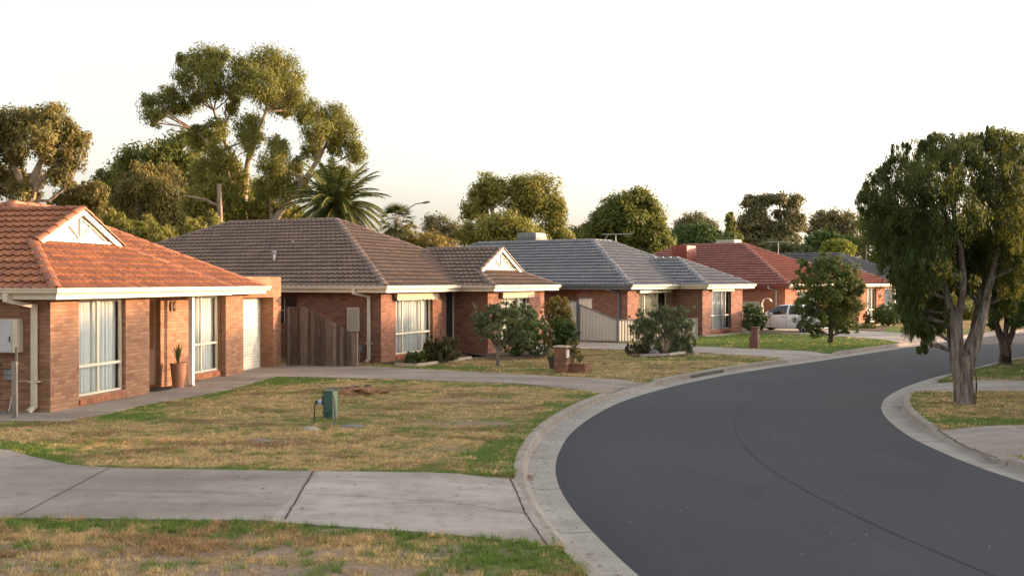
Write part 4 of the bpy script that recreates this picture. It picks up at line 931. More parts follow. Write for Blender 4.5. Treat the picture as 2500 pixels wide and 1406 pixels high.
# ------------------------------------------------------------------ foliage kit
def leaves(blobs, leaf, n_clump, n_leaf, clump_r=.3, droop=.3, aspect=.45, seed=0, shell=.55, squash=.8, lift=0.0, fuzz=.08):
    """blobs: (x,y,z,rx,ry,rz); returns V,F,rnd of leaf quads grouped in clumps"""
    r = np.random.default_rng(seed); Vs = []; Rs = []
    tot = sum((b[3] * b[5] + b[3] * b[4] + b[4] * b[5]) / 3 for b in blobs)
    for b in blobs:
        s = (b[3] * b[5] + b[3] * b[4] + b[4] * b[5]) / 3; nc = max(3, int(n_clump * s / tot))
        d = r.normal(size=(nc, 3)); d /= np.linalg.norm(d, axis=1)[:, None]
        f = (shell + (1 - shell) * r.random(nc) ** .7) * (1 + fuzz * np.abs(r.normal(size=nc)) ** 1.5); c = np.array(b[:3])[None] + d * f[:, None] * np.array(b[3:6])[None]
        cr = clump_r * min(1.0, (s ** .5)) * r.uniform(.6, 1.35, nc)
        nl = np.maximum(3, (n_leaf * r.uniform(.6, 1.4, nc)).astype(int)); idx = np.repeat(np.arange(nc), nl); m = len(idx)
        g = r.normal(size=(m, 3)); gl = np.linalg.norm(g, axis=1)[:, None]; g = g / gl * (r.random(m)[:, None] ** .45)
        g[:, 2] *= squash; p = c[idx] + g * cr[idx][:, None]; p[:, 2] -= droop * cr[idx] * (r.random(m) ** 2) * 1.2
        # leaf frames: normal leans outwards from the clump, long axis hangs
        nrm = g + r.normal(size=(m, 3)) * .55 + d[idx] * .5; nrm[:, 2] += .25; nrm /= np.linalg.norm(nrm, axis=1)[:, None]
        ax = r.normal(size=(m, 3)); ax[:, 2] -= droop * 2.2 - lift; ax -= nrm * (ax * nrm).sum(1)[:, None]; ax /= np.linalg.norm(ax, axis=1)[:, None] + 1e-9
        bx = np.cross(nrm, ax); L = (leaf * r.uniform(.6, 1.4, m))[:, None]; W = L * aspect
        q = np.stack([p - ax * L * .5, p + bx * W * .5, p + ax * L * .5, p - bx * W * .5], 1); Vs.append(q.reshape(-1, 3))
        cv = r.random(nc) * .5; Rs.append(np.repeat(np.clip(cv[idx] + r.random(m) * .5, 0, 1), 4))
    V = np.concatenate(Vs); return V, np.arange(len(V)).reshape(-1, 4), np.concatenate(Rs)
def foliage(name, parent, blobs, mat, **kw):
    V, F, rn = leaves(blobs, **kw); return link(name, np_mesh(name, V, F, attr={'rnd': rn}), mat, parent)
def limb(mb, a, b, r0, r1, bend=.12, n=6, seg=7, rnd=None):
    a = Vector(a); b = Vector(b); L = (b - a).length; rr = rnd or random; off = Vector((rr.uniform(-1, 1), rr.uniform(-1, 1), rr.uniform(-.3, .6))) * bend * L
    pts = []; rad = []
    for i in range(seg + 1):
        t = i / seg; p = a.lerp(b, t) + off * (4 * t * (1 - t)) * .6 + Vector((mnoise.noise(Vector((t * 4, a.x, b.z))), mnoise.noise(Vector((t * 4, a.y + 9, b.x))), 0)) * .03 * L
        pts.append(p); rad.append(r0 + (r1 - r0) * t)
    pts[-1] = b; mb.tube(pts, rad, n, cap=False); return pts
def tree(name, label, base, blobs, trunkmat, leafmat, r=.2, fork=.45, group=None, seed=1, cat='tree', twigs=3, limbs=None, stems=None, parts=('trunk', 'crown'), extra=None, **kw):
    """base: world xyz; blobs world; stems: optional explicit trunk polylines [(pts, radii)]"""
    random.seed(seed); b0 = Vector(base); T = empty(name, b0); tag(T, label, cat, group)
    rel = [(b[0] - b0.x, b[1] - b0.y, b[2] - b0.z, b[3], b[4], b[5]) for b in blobs]; mb = MB()
    top = max(b[2] for b in rel); cx = sum(b[0] for b in rel) / len(rel); cy = sum(b[1] for b in rel) / len(rel)
    if stems:
        nodes = []
        for pts, rad in stems:
            P = [Vector(p) - b0 for p in pts]; mb.tube(P, list(rad), 12, cap=False, jit=.35); nodes += [(p, rr) for p, rr in zip(P, rad)][1:]
    else:
        f = Vector((cx * .4, cy * .4, top * fork)); pts = limb(mb, (0, 0, -.1), f, r * 1.15, r * .72, .06, 9); nodes = [(p, r * .7) for p in pts[3:]]
    for b in rel:
        if min(b[3:6]) < .13 and r > .09: continue
        c = Vector(b[:3]); tgt = c - Vector((0, 0, b[5] * .15)); best = min(nodes, key=lambda q: (q[0] - tgt).length + (2.5 if q[0].z > tgt.z - .1 else 0) )
        p = limb(mb, best[0], tgt, min(best[1], r * .55) * .8, max(.012, r * .14), .14, 6)
        for k in range(twigs):
            e = c + Vector((random.uniform(-.6, .6) * b[3], random.uniform(-.6, .6) * b[4], random.uniform(-.2, .65) * b[5])); limb(mb, p[random.randint(2, 5)], e, max(.010, r * .09), .005 + r * .02, .15, 4, 4)
    mb.build(parts[0], trunkmat, T, weld=False)
    foliage(parts[1], T, rel, leafmat, seed=seed, **kw)
    if extra: extra(T, rel)
    return T
def B(px, py, rx, ry, d, dz=0.0, rd=None):
    """a foliage mass seen at px,py with radii in photo pixels, d metres away (+dz deeper)"""
    p = wp(px, py, d + dz); s = (d + dz) / 2500; return (p.x, p.y, p.z, rx * s, (rd or (rx + ry) / 2) * s, ry * s)
def W3(px, py, d): return wp(px, py, d)
# ------------------------------------------------------------------ tall eucalypt behind the brown roof
D = 60.0
b0 = W3(598, 745, D); b0.z = 0
st = [([b0, W3(592, 560, D), W3(597, 470, D), W3(604, 400, D), W3(612, 350, D)], [.34, .27, .20, .15, .10]),
      ([W3(597, 470, D), W3(575, 400, D + .5), W3(540, 330, D + 1), W3(522, 270, D + 1)], [.17, .13, .10, .06]),
      ([W3(608, 390, D), W3(628, 330, D - .5), W3(650, 270, D - .5), W3(655, 220, D)], [.14, .11, .08, .05]),
      ([W3(540, 330, D + 1), W3(470, 315, D + 1), W3(400, 272, D + .5)], [.09, .07, .04]),
      ([W3(597, 520, D), W3(560, 440, D - 1), W3(540, 370, D - 1)], [.2, .15, .1])]
bl = [B(500, 142, 42, 34, D, 1), B(462, 180, 34, 34, D, 0), B(522, 190, 34, 44, D, -1), B(470, 228, 36, 26, D, 1), B(538, 132, 22, 22, D, .5), B(452, 262, 22, 16, D, 1), B(440, 150, 16, 18, D, 1),
      B(596, 172, 38, 40, D, -1), B(652, 146, 44, 34, D, 0), B(702, 178, 40, 42, D, 1), B(638, 205, 48, 36, D, -1.5), B(572, 222, 24, 30, D, 1), B(722, 232, 28, 32, D, 0), B(672, 240, 38, 24, D, 1), B(565, 258, 22, 18, D, 0), B(700, 268, 24, 14, D, 1),
      B(375, 265, 30, 30, D, 0), B(408, 230, 30, 22, D, 1), B(362, 240, 16, 18, D, 1), B(385, 300, 14, 12, D, 0), B(430, 262, 26, 18, D, 1),
      B(602, 300, 36, 28, D, -1.5), B(610, 340, 34, 28, D, -1.5), B(530, 315, 32, 26, D, 0), B(500, 345, 36, 30, D, 1), B(545, 375, 34, 40, D, -1), B(510, 420, 40, 42, D, 0), B(478, 318, 24, 16, D, 0)]
tree('eucalyptus_tree', 'tallest gum tree with rounded leaf clumps high above the brown roof', b0, bl, M['bk_pale'], M['lf_euc'], r=.26, seed=3, stems=st, twigs=5,
     leaf=.17, n_clump=780, n_leaf=80, clump_r=.6, droop=.7, aspect=.36, shell=.5, fuzz=.03)
D = 58.0; b0 = W3(662, 745, D); b0.z = 0
st = [([b0, W3(668, 545, D), W3(700, 495, D), W3(742, 440, D), W3(778, 390, D), W3(800, 345, D)], [.28, .22, .19, .15, .11, .06]), ([W3(715, 470, D), W3(765, 425, D), W3(800, 405, D)], [.12, .08, .04]),
      ([W3(668, 545, D), W3(655, 480, D + 1), W3(665, 420, D + 1)], [.16, .12, .07])]
bl = [B(765, 268, 32, 26, D, 0), B(815, 280, 38, 30, D, 1), B(842, 325, 34, 34, D, 0), B(775, 315, 38, 30, D, -1), B(868, 368, 22, 32, D, .5), B(765, 362, 26, 24, D, 1), B(738, 275, 16, 24, D, 1), B(815, 358, 22, 20, D, 0),
      B(682, 350, 30, 24, D, 0), B(670, 395, 38, 36, D, -1), B(690, 450, 38, 36, D, 0), B(652, 460, 26, 34, D, 1), B(722, 400, 22, 26, D, 1), B(800, 440, 30, 32, D, 0), B(835, 420, 24, 22, D, 1), B(735, 455, 26, 26, D, 1)]
tree('eucalyptus_tree', 'gum tree with a pale trunk leaning right above the palm', b0, bl, M['bk_pale'], M['lf_euc'], r=.22, seed=5, stems=st, twigs=4,
     leaf=.165, n_clump=560, n_leaf=70, clump_r=.56, droop=.85, aspect=.34, shell=.4, fuzz=.03)
# pole-like broken trunk
D = 56.0; b0 = W3(537, 745, D); b0.z = 0
bl = [B(500, 490, 40, 44, D, 2), B(560, 500, 34, 36, D, 2), B(600, 520, 40, 30, D, 3), B(560, 440, 40, 40, D, 3), B(650, 520, 40, 34, D, 3), B(700, 520, 34, 26, D, 3), B(470, 500, 30, 40, D, 2)]
st = [([b0, W3(538, 545, D), W3(535, 450, D)], [.2, .16, .12]), ([W3(537, 505, D), W3(500, 488, D), W3(435, 474, D)], [.09, .07, .04]), ([W3(598, 745, D + 3), W3(590, 560, D + 3), W3(575, 500, D + 3)], [.2, .16, .1])]
tree('eucalyptus_tree', 'bare sawn off pale trunk with low leafy regrowth behind the brown roof', b0, bl, M['bk_pale'], M['lf_olive'], r=.2, seed=8, stems=st, twigs=3,
     leaf=.2, n_clump=260, n_leaf=60, clump_r=.5, droop=.6, aspect=.4)
# dark pines and bronze wattles left of it
D = 66.0; b0 = W3(420, 740, D); b0.z = 0
bl = [B(340, 395, 55, 40, D, 1), B(290, 430, 50, 40, D, 2), B(255, 440, 26, 30, D, 2), B(400, 400, 45, 60, D, 0), B(455, 370, 45, 60, D, 1), B(300, 490, 60, 60, D, 0), B(390, 480, 50, 60, D, 1), B(460, 470, 60, 70, D, 0), B(530, 480, 70, 70, D, 2), B(600, 490, 60, 50, D, 3), B(500, 560, 80, 50, D, 2), B(600, 560, 70, 40, D, 3), B(700, 540, 50, 40, D, 3)]
tree('evergreen_tree', 'broad dark green tree mass left of the tall gum', b0, bl, M['bk_dark'], M['lf_dark'], r=.35, seed=11, leaf=.26, n_clump=650, n_leaf=80, clump_r=.75, droop=.3, aspect=.5)
D = 52.0; b0 = W3(370, 740, D); b0.z = 0
bl = [B(340, 440, 44, 34, D, 0), B(390, 470, 44, 50, D, -.5), B(320, 480, 34, 40, D, .5), B(375, 520, 50, 36, D, 0), B(415, 440, 26, 40, D, 1), B(290, 500, 22, 26, D, 1), B(410, 540, 34, 30, D, 0), B(350, 412, 30, 16, D, .5)]
tree('wattle_tree', 'drooping bronze coloured tree in front of the dark mass left of the gums', b0, bl, M['bk_pale'], M['lf_eucbrown'], r=.2, seed=12, leaf=.17, n_clump=330, n_leaf=62, clump_r=.5, droop=1.0, aspect=.4, twigs=5)
D = 44.0; b0 = W3(330, 740, D); b0.z = 0
bl = [B(310, 560, 50, 24, D, 0), B(370, 575, 50, 24, D, 0), B(430, 575, 50, 22, D, 1), B(280, 540, 28, 22, D, 0), B(470, 560, 34, 26, D, 1), B(350, 545, 34, 22, D, 1), B(510, 555, 30, 30, D, 2)]
tree('wattle_tree', 'low yellow green tree just over the orange roof ridge', b0, bl, M['bk_pale'], M['lf_olive'], r=.16, seed=13, leaf=.14, n_clump=260, n_leaf=56, clump_r=.4, droop=.6, aspect=.42, twigs=6)
D = 46.0; b0 = W3(200, 740, D); b0.z = 0
bl = [B(190, 480, 44, 32, D, 0), B(230, 470, 32, 26, D, -.5), B(165, 500, 40, 22, D, 0), B(250, 520, 24, 40, D, 0), B(140, 490, 22, 18, D, 1), B(270, 580, 20, 20, D, 0), B(215, 450, 18, 12, D, 1), B(225, 510, 34, 30, D, 0)]
tree('wattle_tree', 'small bronze green tree between the left edge gum and the orange gable', b0, bl, M['bk_pale'], M['lf_eucbrown'], r=.16, seed=14, leaf=.15, n_clump=240, n_leaf=52, clump_r=.42, droop=.6, aspect=.42, twigs=4)
D = 44.0; b0 = W3(70, 740, D); b0.z = 0
st = [([b0, W3(72, 500, D), W3(85, 430, D), W3(105, 380, D)], [.3, .24, .18, .1]), ([W3(72, 500, D), W3(45, 430, D), W3(25, 370, D)], [.16, .12, .06]), ([W3(76, 470, D), W3(130, 410, D), W3(160, 350, D)], [.13, .09, .05]), ([W3(74, 490, D), W3(120, 490, D), W3(160, 460, D)], [.08, .06, .03])]
bl = [B(120, 285, 40, 36, D, 0), B(70, 290, 46, 34, D, 1), B(25, 300, 34, 44, D, 0), B(150, 320, 42, 36, D, 0), B(90, 340, 55, 36, D, -1), B(30, 370, 36, 34, D, 0), B(180, 330, 32, 30, D, 1), B(175, 380, 34, 34, D, 0), B(130, 375, 34, 26, D, 1),
      B(35, 430, 34, 40, D, 1), B(60, 470, 42, 28, D, 0), B(150, 430, 34, 30, D, 0), B(-20, 330, 40, 60, D, 0), B(-15, 440, 40, 50, D, 1), B(195, 350, 20, 26, D, .5), B(90, 440, 26, 26, D, 1)]
tree('eucalyptus_tree', 'golden brown gum tree cut by the left edge of the photo', b0, bl, M['bk_pale'], M['lf_eucbrown'], r=.24, seed=15, stems=st, twigs=5, leaf=.16, n_clump=520, n_leaf=66, clump_r=.5, droop=.6, aspect=.38, shell=.35)
# ------------------------------------------------------------------ palms
def frond(Vs, Rs, base, az, el, L, sag, r, nl=34, ll=.5):
    prev = Vector(base); d = Vector((math.cos(az) * math.cos(el), math.sin(az) * math.cos(el), math.sin(el))); side = Vector((-math.sin(az), math.cos(az), 0)); pts = [prev]; ds = []
    for i in range(nl):
        d = (d + Vector((0, 0, -sag / nl))).normalized(); prev = prev + d * (L / nl); pts.append(prev); ds.append(d)
    for i in range(2, nl):
        p = pts[i]; dd = ds[i - 1]; up = side.cross(dd) * -1; l = ll * math.sin(math.pi * min(1, (i / nl) * .9 + .1)) ** .5 * (1.1 - .55 * i / nl); w = .045
        for s in (-1, 1):
            t = (side * s * .75 + dd * .65 + Vector((0, 0, -.25 + r.uniform(-.15, .15)))).normalized() * l
            Vs += [p - dd * w, p + dd * w, p + t + dd * w * .2, p + t * .98]; Rs += [r.random()] * 4
    return pts
def palm(name, label, px, dist, pyc, L, n, seed, ll=.5, trunk_r=.35, elr=(-.9, 1.35)):
    r = random.Random(seed); c = W3(px, pyc, dist); T = empty(name, (c.x, c.y, 0)); tag(T, label, 'palm'); mb = MB()
    mb.tube([(0, 0, -.1), (0, 0, c.z * .5), (0, 0, c.z - .3), (0, 0, c.z + .15)], [trunk_r, trunk_r * .9, trunk_r * 1.25, trunk_r * .6], 12, jit=.5); mb.build('trunk', M['bk_dark'], T)
    Vs = []; Rs = []; st = MB()
    for i in range(n):
        az = i * 2.399 + r.uniform(-.2, .2); f = i / n; el = elr[1] + (elr[0] - elr[1]) * f ** .9 + r.uniform(-.12, .12); l = L * r.uniform(.85, 1.12)
        pts = frond(Vs, Rs, (math.cos(az) * .15, math.sin(az) * .15, c.z), az, el, l, 1.15 + .5 * f, r, ll=ll); st.tube(pts[::4], [.035] * len(pts[::4]), 4, cap=False)
    V = np.array([tuple(v) for v in Vs]); F = np.arange(len(V)).reshape(-1, 4); me = np_mesh('fronds', V, F, attr={'rnd': np.array(Rs)}); link('fronds', me, M['lf_palm'], T); st.build('frond_stalks', M['lf_olive'], T)
palm('date_palm', 'large date palm arching over the brown roof ridge', 822, 54, 505, 3.05, 110, 4, .75, .5)
def fan_palm(label, px, dist, pyc, R0, seed):
    r = random.Random(seed); c = W3(px, pyc, dist); T = empty('fan_palm', (c.x, c.y, 0)); tag(T, label, 'palm'); mb = MB(); mb.tube([(0, 0, -.1), (0, 0, c.z)], [.22, .16], 10, jit=.3)
    Vs = []; Rs = []
    for i in range(34):
        az = i * 2.399; el = 1.3 - 2.3 * (i / 34) ** .9; d = Vector((math.cos(az) * math.cos(el), math.sin(az) * math.cos(el), math.sin(el))); p = Vector((0, 0, c.z)) + d * R0 * .55; mb.tube([(0, 0, c.z), tuple(p)], .015, 4, cap=False)
        s = d.cross(Vector((0, 0, 1))).normalized(); u = s.cross(d)
        for k in range(17):
            a = (k - 8) / 8 * 1.35; t = (d * math.cos(a) + s * math.sin(a)) * R0 * .55; t.z -= abs(a) * .06 + .12 * R0; t += u * r.uniform(-.05, .05); w = (s * math.cos(a) - d * math.sin(a)) * .03
            Vs += [p - w, p + w, p + t * .6 + w * 1.2, p + t]; Rs += [r.random() * (1 if el > -.3 else .3) + (.0 if el > -.3 else .7)] * 4
    V = np.array([tuple(v) for v in Vs]); link('fronds', np_mesh('fronds', V, np.arange(len(V)).reshape(-1, 4), attr={'rnd': np.array(Rs)}), M['lf_palm'], T); mb.build('trunk', M['bk_grey'], T)
fan_palm('small fan palm right of the date palm, near the street lamp', 968, 62, 540, 1.35, 3)
# ------------------------------------------------------------------ middle distance trees, left to right
def simple(name, label, px, d, blobs, mat, seed, r=.25, **kw):
    b0 = W3(px, 700, d); b0.z = 0; k = dict(leaf=.26, n_clump=260, n_leaf=60, clump_r=.65, droop=.35, aspect=.5, twigs=3); k.update(kw)
    return tree(name, label, b0, [B(*b[:4], d, *(b[4:] or (0,))) for b in blobs], k.pop('bark', M['bk_grey']), mat, r=r, seed=seed, **k)
simple('shrub_tree', 'rounded golden green bush behind the right slope of the brown roof', 1050, 62, [(1050, 592, 44, 30), (1015, 585, 28, 22, 1), (1085, 600, 30, 24, 1), (1050, 620, 60, 26), (1000, 560, 16, 16, 3), (990, 600, 26, 26, 1)], M['lf_gold'], 21, .15, leaf=.13, n_clump=260, n_leaf=50, clump_r=.4)
simple('distant_gum_tree', 'small far gum with open clumps right of the street lamp', 1075, 130, [(1065, 540, 24, 16), (1090, 555, 22, 14, 1), (1050, 555, 12, 18), (1110, 560, 16, 16), (1080, 580, 26, 14), (1125, 575, 12, 18)], M['lf_far'], 22, .3, leaf=.34, n_clump=120, n_leaf=34, clump_r=1.0)
D = 88.0; b0 = W3(1250, 700, D); b0.z = 0
st = [([b0, W3(1210, 600, D), W3(1208, 545, D), W3(1200, 505, D)], [.5, .35, .25, .16]), ([b0, W3(1285, 600, D), W3(1288, 530, D), W3(1290, 480, D)], [.4, .3, .2, .1]), ([W3(1285, 590, D), W3(1330, 560, D), W3(1355, 530, D)], [.2, .14, .08])]
bl = [B(1195, 445, 28, 24, D), B(1180, 475, 32, 26, D, 1), B(1215, 470, 20, 30, D), B(1160, 505, 30, 22, D), B(1145, 520, 16, 14, D, 1), B(1255, 460, 30, 26, D, 1), B(1290, 455, 32, 26, D), B(1325, 450, 34, 24, D, 1), B(1275, 500, 38, 28, D), B(1315, 490, 34, 34, D), B(1350, 490, 24, 26, D, 1), B(1350, 545, 34, 30, D), B(1375, 575, 24, 22, D), B(1330, 575, 34, 24, D), B(1362, 515, 18, 20, D)]
tree('eucalyptus_tree', 'tall open gum with three rounded heads above the slate blue roof', b0, bl, M['bk_grey'], M['lf_olive'], r=.4, seed=23, stems=st, leaf=.27, n_clump=520, n_leaf=52, clump_r=.75, droop=.5, aspect=.45, shell=.4)
simple('dense_tree', 'dense olive green tree under the open gum, left of its trunks', 1190, 76, [(1170, 565, 40, 34), (1215, 560, 44, 34, 1), (1260, 565, 44, 32), (1235, 540, 36, 22, 1), (1140, 575, 22, 24, 1), (1300, 580, 34, 26, 1), (1200, 600, 70, 26), (1290, 600, 50, 20)], M['lf_olive'], 24, .3, leaf=.21, n_clump=420, n_leaf=60, clump_r=.6)
simple('dense_tree', 'tall dense round tree with lit right side behind the roof aerial', 1545, 84, [(1545, 490, 40, 28), (1505, 510, 40, 30, 1), (1580, 520, 36, 32, 1), (1475, 545, 36, 32), (1535, 545, 55, 45), (1600, 560, 34, 34), (1510, 590, 55, 34, 1), (1575, 600, 45, 34), (1615, 590, 24, 30), (1445, 570, 26, 24), (1560, 475, 22, 14, 1), (1580, 495, 20, 14)], M['lf_dark'], 25, .4, leaf=.26, n_clump=620, n_leaf=66, clump_r=.7, twigs=2)
simple('dense_tree', 'low dark green tree at the left foot of the round tree', 1420, 96, [(1415, 575, 24, 20), (1440, 560, 18, 14, 1), (1400, 590, 24, 18), (1440, 590, 34, 22)], M['lf_dark'], 26, .2, leaf=.3, n_clump=160, n_leaf=44)
simple('distant_gum_tree', 'umbrella shaped far gum left of the cypress', 1695, 130, [(1695, 532, 26, 12), (1670, 545, 18, 12), (1720, 545, 20, 12), (1662, 560, 10, 10), (1738, 560, 14, 12)], M['lf_far'], 27, .3, leaf=.32, n_clump=110, n_leaf=34, clump_r=.9)
simple('dense_tree', 'spreading mid green tree behind the pale green roof cooler', 1700, 104, [(1700, 565, 44, 20), (1665, 580, 34, 20), (1735, 580, 34, 20), (1700, 595, 60, 24), (1650, 600, 24, 18), (1770, 590, 24, 20)], M['lf_bush'], 28, .3, leaf=.3, n_clump=260, n_leaf=50)
simple('cypress_tree', 'narrow dark pencil cypress behind the red roof', 1783, 108, [(1783, 530, 9, 12), (1783, 548, 11, 16), (1784, 570, 12, 18), (1784, 595, 14, 18), (1800, 585, 10, 16, 1)], M['lf_dark'], 29, .15, leaf=.3, n_clump=150, n_leaf=40, clump_r=.5, droop=-.4, twigs=1)
D = 112.0; b0 = W3(1885, 700, D); b0.z = 0
bl = [B(1830, 492, 22, 14, D), B(1862, 488, 24, 14, D, 1), B(1900, 485, 26, 13, D), B(1930, 492, 24, 18, D, 1), B(1850, 520, 26, 16, D), B(1835, 545, 32, 20, D), B(1870, 555, 30, 20, D, 1), B(1905, 560, 30, 20, D), B(1940, 530, 24, 22, D), B(1925, 560, 20, 26, D), B(1950, 545, 14, 18, D, 1), B(1860, 585, 44, 20, D), B(1920, 590, 34, 18, D), B(1900, 520, 14, 10, D), B(1815, 565, 18, 20, D)]
tree('eucalyptus_tree', 'bronze topped gum right of the pencil cypress', b0, bl, M['bk_dark'], M['lf_far'], r=.5, seed=30, leaf=.34, n_clump=420, n_leaf=50, clump_r=.8, droop=.4, aspect=.5, shell=.4)
simple('distant_gum_tree', 'open far gum between the bronze gum and the paperbark tree', 2040, 128, [(2020, 525, 28, 12), (2055, 530, 30, 14), (2000, 545, 18, 14), (2035, 550, 30, 14), (1985, 560, 14, 12), (2080, 545, 24, 18), (2070, 575, 34, 20), (2030, 580, 30, 14)], M['lf_far'], 31, .3, leaf=.34, n_clump=200, n_leaf=40, clump_r=.9)
simple('dense_tree', 'dark green dome of foliage behind the yellow green tree', 2010, 100, [(2010, 580, 30, 18), (1985, 595, 24, 18), (2035, 590, 26, 20), (2000, 610, 30, 20), (2060, 600, 40, 20)], M['lf_bush'], 32, .2, leaf=.28, n_clump=200, n_leaf=46)
simple('shrub_tree', 'bright yellow green small tree behind the charcoal roof peak', 2045, 92, [(2045, 598, 24, 14), (2025, 606, 18, 14), (2068, 606, 18, 14), (2045, 616, 34, 14)], M['lf_bright'], 33, .12, leaf=.2, n_clump=150, n_leaf=44, clump_r=.5)
simple('shrub_tree', 'dull grey green scrub right of the red roof apex', 1910, 98, [(1880, 600, 24, 12), (1910, 602, 24, 12), (1940, 606, 24, 12), (1960, 612, 24, 12)], M['lf_grey'], 34, .1, leaf=.25, n_clump=130, n_leaf=40, clump_r=.5)
simple('dense_tree', 'tall dark tree behind the charcoal roofed house, partly hidden by the paperbark crown', 2180, 98, [(2130, 560, 40, 40), (2180, 540, 50, 50), (2240, 570, 60, 60), (2150, 610, 60, 40), (2300, 600, 60, 60), (2220, 640, 70, 50)], M['lf_dark'], 35, .35, leaf=.3, n_clump=360, n_leaf=56, clump_r=.9)
simple('dense_tree', 'dark tree filling the gap behind the paperbark trunks', 2400, 84, [(2330, 680, 60, 60), (2400, 640, 70, 80), (2470, 660, 70, 80), (2380, 740, 60, 40), (2450, 740, 60, 40), (2540, 700, 60, 60)], M['lf_dark'], 36, .3, leaf=.26, n_clump=360, n_leaf=52, clump_r=.8)
simple('dense_tree', 'dark hedge-like trees right of the tan brick house', 2240, 72, [(2230, 750, 34, 34), (2270, 740, 36, 44), (2320, 750, 44, 40), (2215, 775, 20, 22), (2380, 765, 50, 30)], M['lf_dark'], 37, .15, leaf=.16, n_clump=300, n_leaf=50, clump_r=.5)
# ------------------------------------------------------------------ paperbark at the right
D = 22.3; b0 = gp(2356, 985)
K = lambda x, y, dz=0: W3(x, y, D + dz)
st = [([b0 + Vector((0, 0, -.1)), b0 + Vector((0, 0, .12)), K(2352, 930), K(2350, 890), K(2345, 868)], [.27, .22, .20, .23, .22]),
      ([K(2340, 885), K(2334, 840), K(2332, 800), K(2326, 770), K(2312, 730, .1), K(2302, 690, .2), K(2290, 620, .3)], [.15, .155, .15, .11, .08, .07, .05]),
      ([K(2336, 800), K(2340, 770, -.1), K(2348, 730, -.2), K(2352, 680, -.3), K(2345, 600, -.3)], [.11, .09, .075, .06, .04]),
      ([K(2356, 890), K(2372, 850), K(2386, 810), K(2398, 770), K(2405, 735), K(2420, 680, -.2), K(2440, 600, -.3)], [.17, .16, .135, .115, .095, .07, .05]),
      ([K(2372, 840, .2), K(2378, 790, .3), K(2384, 760, .4), K(2395, 700, .5)], [.07, .06, .05, .04])]
bl = [B(2300, 355, 55, 34, D, 0), B(2240, 385, 50, 40, D, .6), B(2340, 370, 55, 40, D, -.6), B(2395, 350, 45, 34, D, .5), B(2440, 345, 45, 34, D, 0), B(2490, 360, 50, 40, D, -.5), B(2190, 420, 50, 40, D, 0), B(2140, 455, 40, 36, D, .5), B(2120, 490, 36, 30, D, 0), B(2280, 430, 70, 50, D, -1),
      B(2200, 490, 70, 50, D, -.5), B(2370, 430, 60, 50, D, .8), B(2440, 430, 60, 60, D, -.6), B(2500, 450, 60, 70, D, 0), B(2160, 540, 50, 45, D, 0), B(2240, 560, 70, 60, D, .8), B(2320, 520, 70, 60, D, -.9), B(2400, 530, 60, 60, D, .4), B(2470, 540, 55, 60, D, -.6),
      B(2200, 620, 55, 50, D, -.4), B(2270, 640, 60, 55, D, -.9), B(2350, 620, 60, 50, D, .9), B(2430, 640, 50, 60, D, .5), B(2480, 650, 45, 60, D, -.4), B(2240, 710, 46, 50, D, -.2), B(2285, 730, 34, 46, D, .5), B(2230, 770, 30, 44, D, -.2), B(2270, 800, 34, 30, D, 0), B(2256, 835, 16, 24, D, 0), B(2300, 660, 40, 50, D, 1.2), B(2540, 560, 60, 100, D, .4), B(2455, 720, 30, 40, D, .6)]
for sx, sy in ((2076, 492), (2092, 450), (2120, 415), (2150, 385), (2172, 352), (2205, 345), (2245, 335), (2290, 318), (2330, 325), (2372, 318), (2415, 308), (2452, 312), (2100, 540), (2118, 585), (2150, 630), (2165, 680), (2185, 740), (2205, 800), (2225, 835), (2262, 862), (2310, 790)): bl.append(B(sx + (2300 - sx) * .10, sy + (560 - sy) * .10, 9, 24, D, random.uniform(-.5, .5)))
bl += [B(2215, 660, 46, 50, D, .8), B(2250, 690, 50, 50, D, 1.0), B(2225, 745, 34, 44, D, .6), B(2262, 770, 34, 40, D, .9), B(2420, 700, 34, 44, D, .9), B(2350, 690, 34, 30, D, 1.0), B(2300, 580, 60, 50, D, 1.3), B(2380, 600, 60, 60, D, 1.5), B(2450, 600, 50, 60, D, 1.3)]
def bark_strips(T, rel):
    mb = MB(); r = random.Random(4)
    for i in range(70):
        z = r.uniform(.05, 1.5); a = r.uniform(0, 6.28); rr = .225 if z < .9 else .2; h = r.uniform(.12, .45)
        cx, cy = (-.03 * z * 1.2, 0); x, y = cx + math.cos(a) * rr, cy + math.sin(a) * rr; t = Vector((-math.sin(a), math.cos(a), 0)) * r.uniform(.012, .035); o = Vector((math.cos(a), math.sin(a), 0)) * r.uniform(.005, .03)
        if z > .75: continue
        p = Vector((x, y, z)); mb.face([p - t, p + t, p + t * .6 + Vector((0, 0, h)) + o * .3, p - t * .6 + Vector((0, 0, h)) + o]); mb.face([p - t + o, p + t + o * .5, p + t * .7 - Vector((0, 0, .05)) + o * 1.4, p - t * .5 - Vector((0, 0, .06)) + o * 1.5])
    mb.build('peeling_bark', M['bk_paper'], T)
tree('paperbark_tree', 'big paperbark street tree with a peeling forked trunk on the right verge', b0, bl, M['bk_paper'], M['lf_street'], r=.13, seed=41, stems=st, twigs=6, extra=bark_strips,
     leaf=.085, n_clump=3300, n_leaf=58, clump_r=.26, droop=1.5, aspect=.25, shell=.5, squash=1.2, fuzz=.16)
D = 32.8; b0 = gp(2455, 888); K = lambda x, y, dz=0: W3(x, y, D + dz)
st = [([b0 + Vector((0, 0, -.1)), b0 + Vector((0, 0, .15)), K(2456, 860), K(2452, 835)], [.24, .19, .18, .17]), ([K(2452, 840), K(2440, 815), K(2432, 790), K(2425, 740)], [.13, .11, .09, .06]), ([K(2452, 840), K(2456, 805), K(2458, 760)], [.1, .08, .06]), ([K(2458, 845), K(2472, 810), K(2480, 770), K(2490, 700)], [.11, .09, .07, .05])]
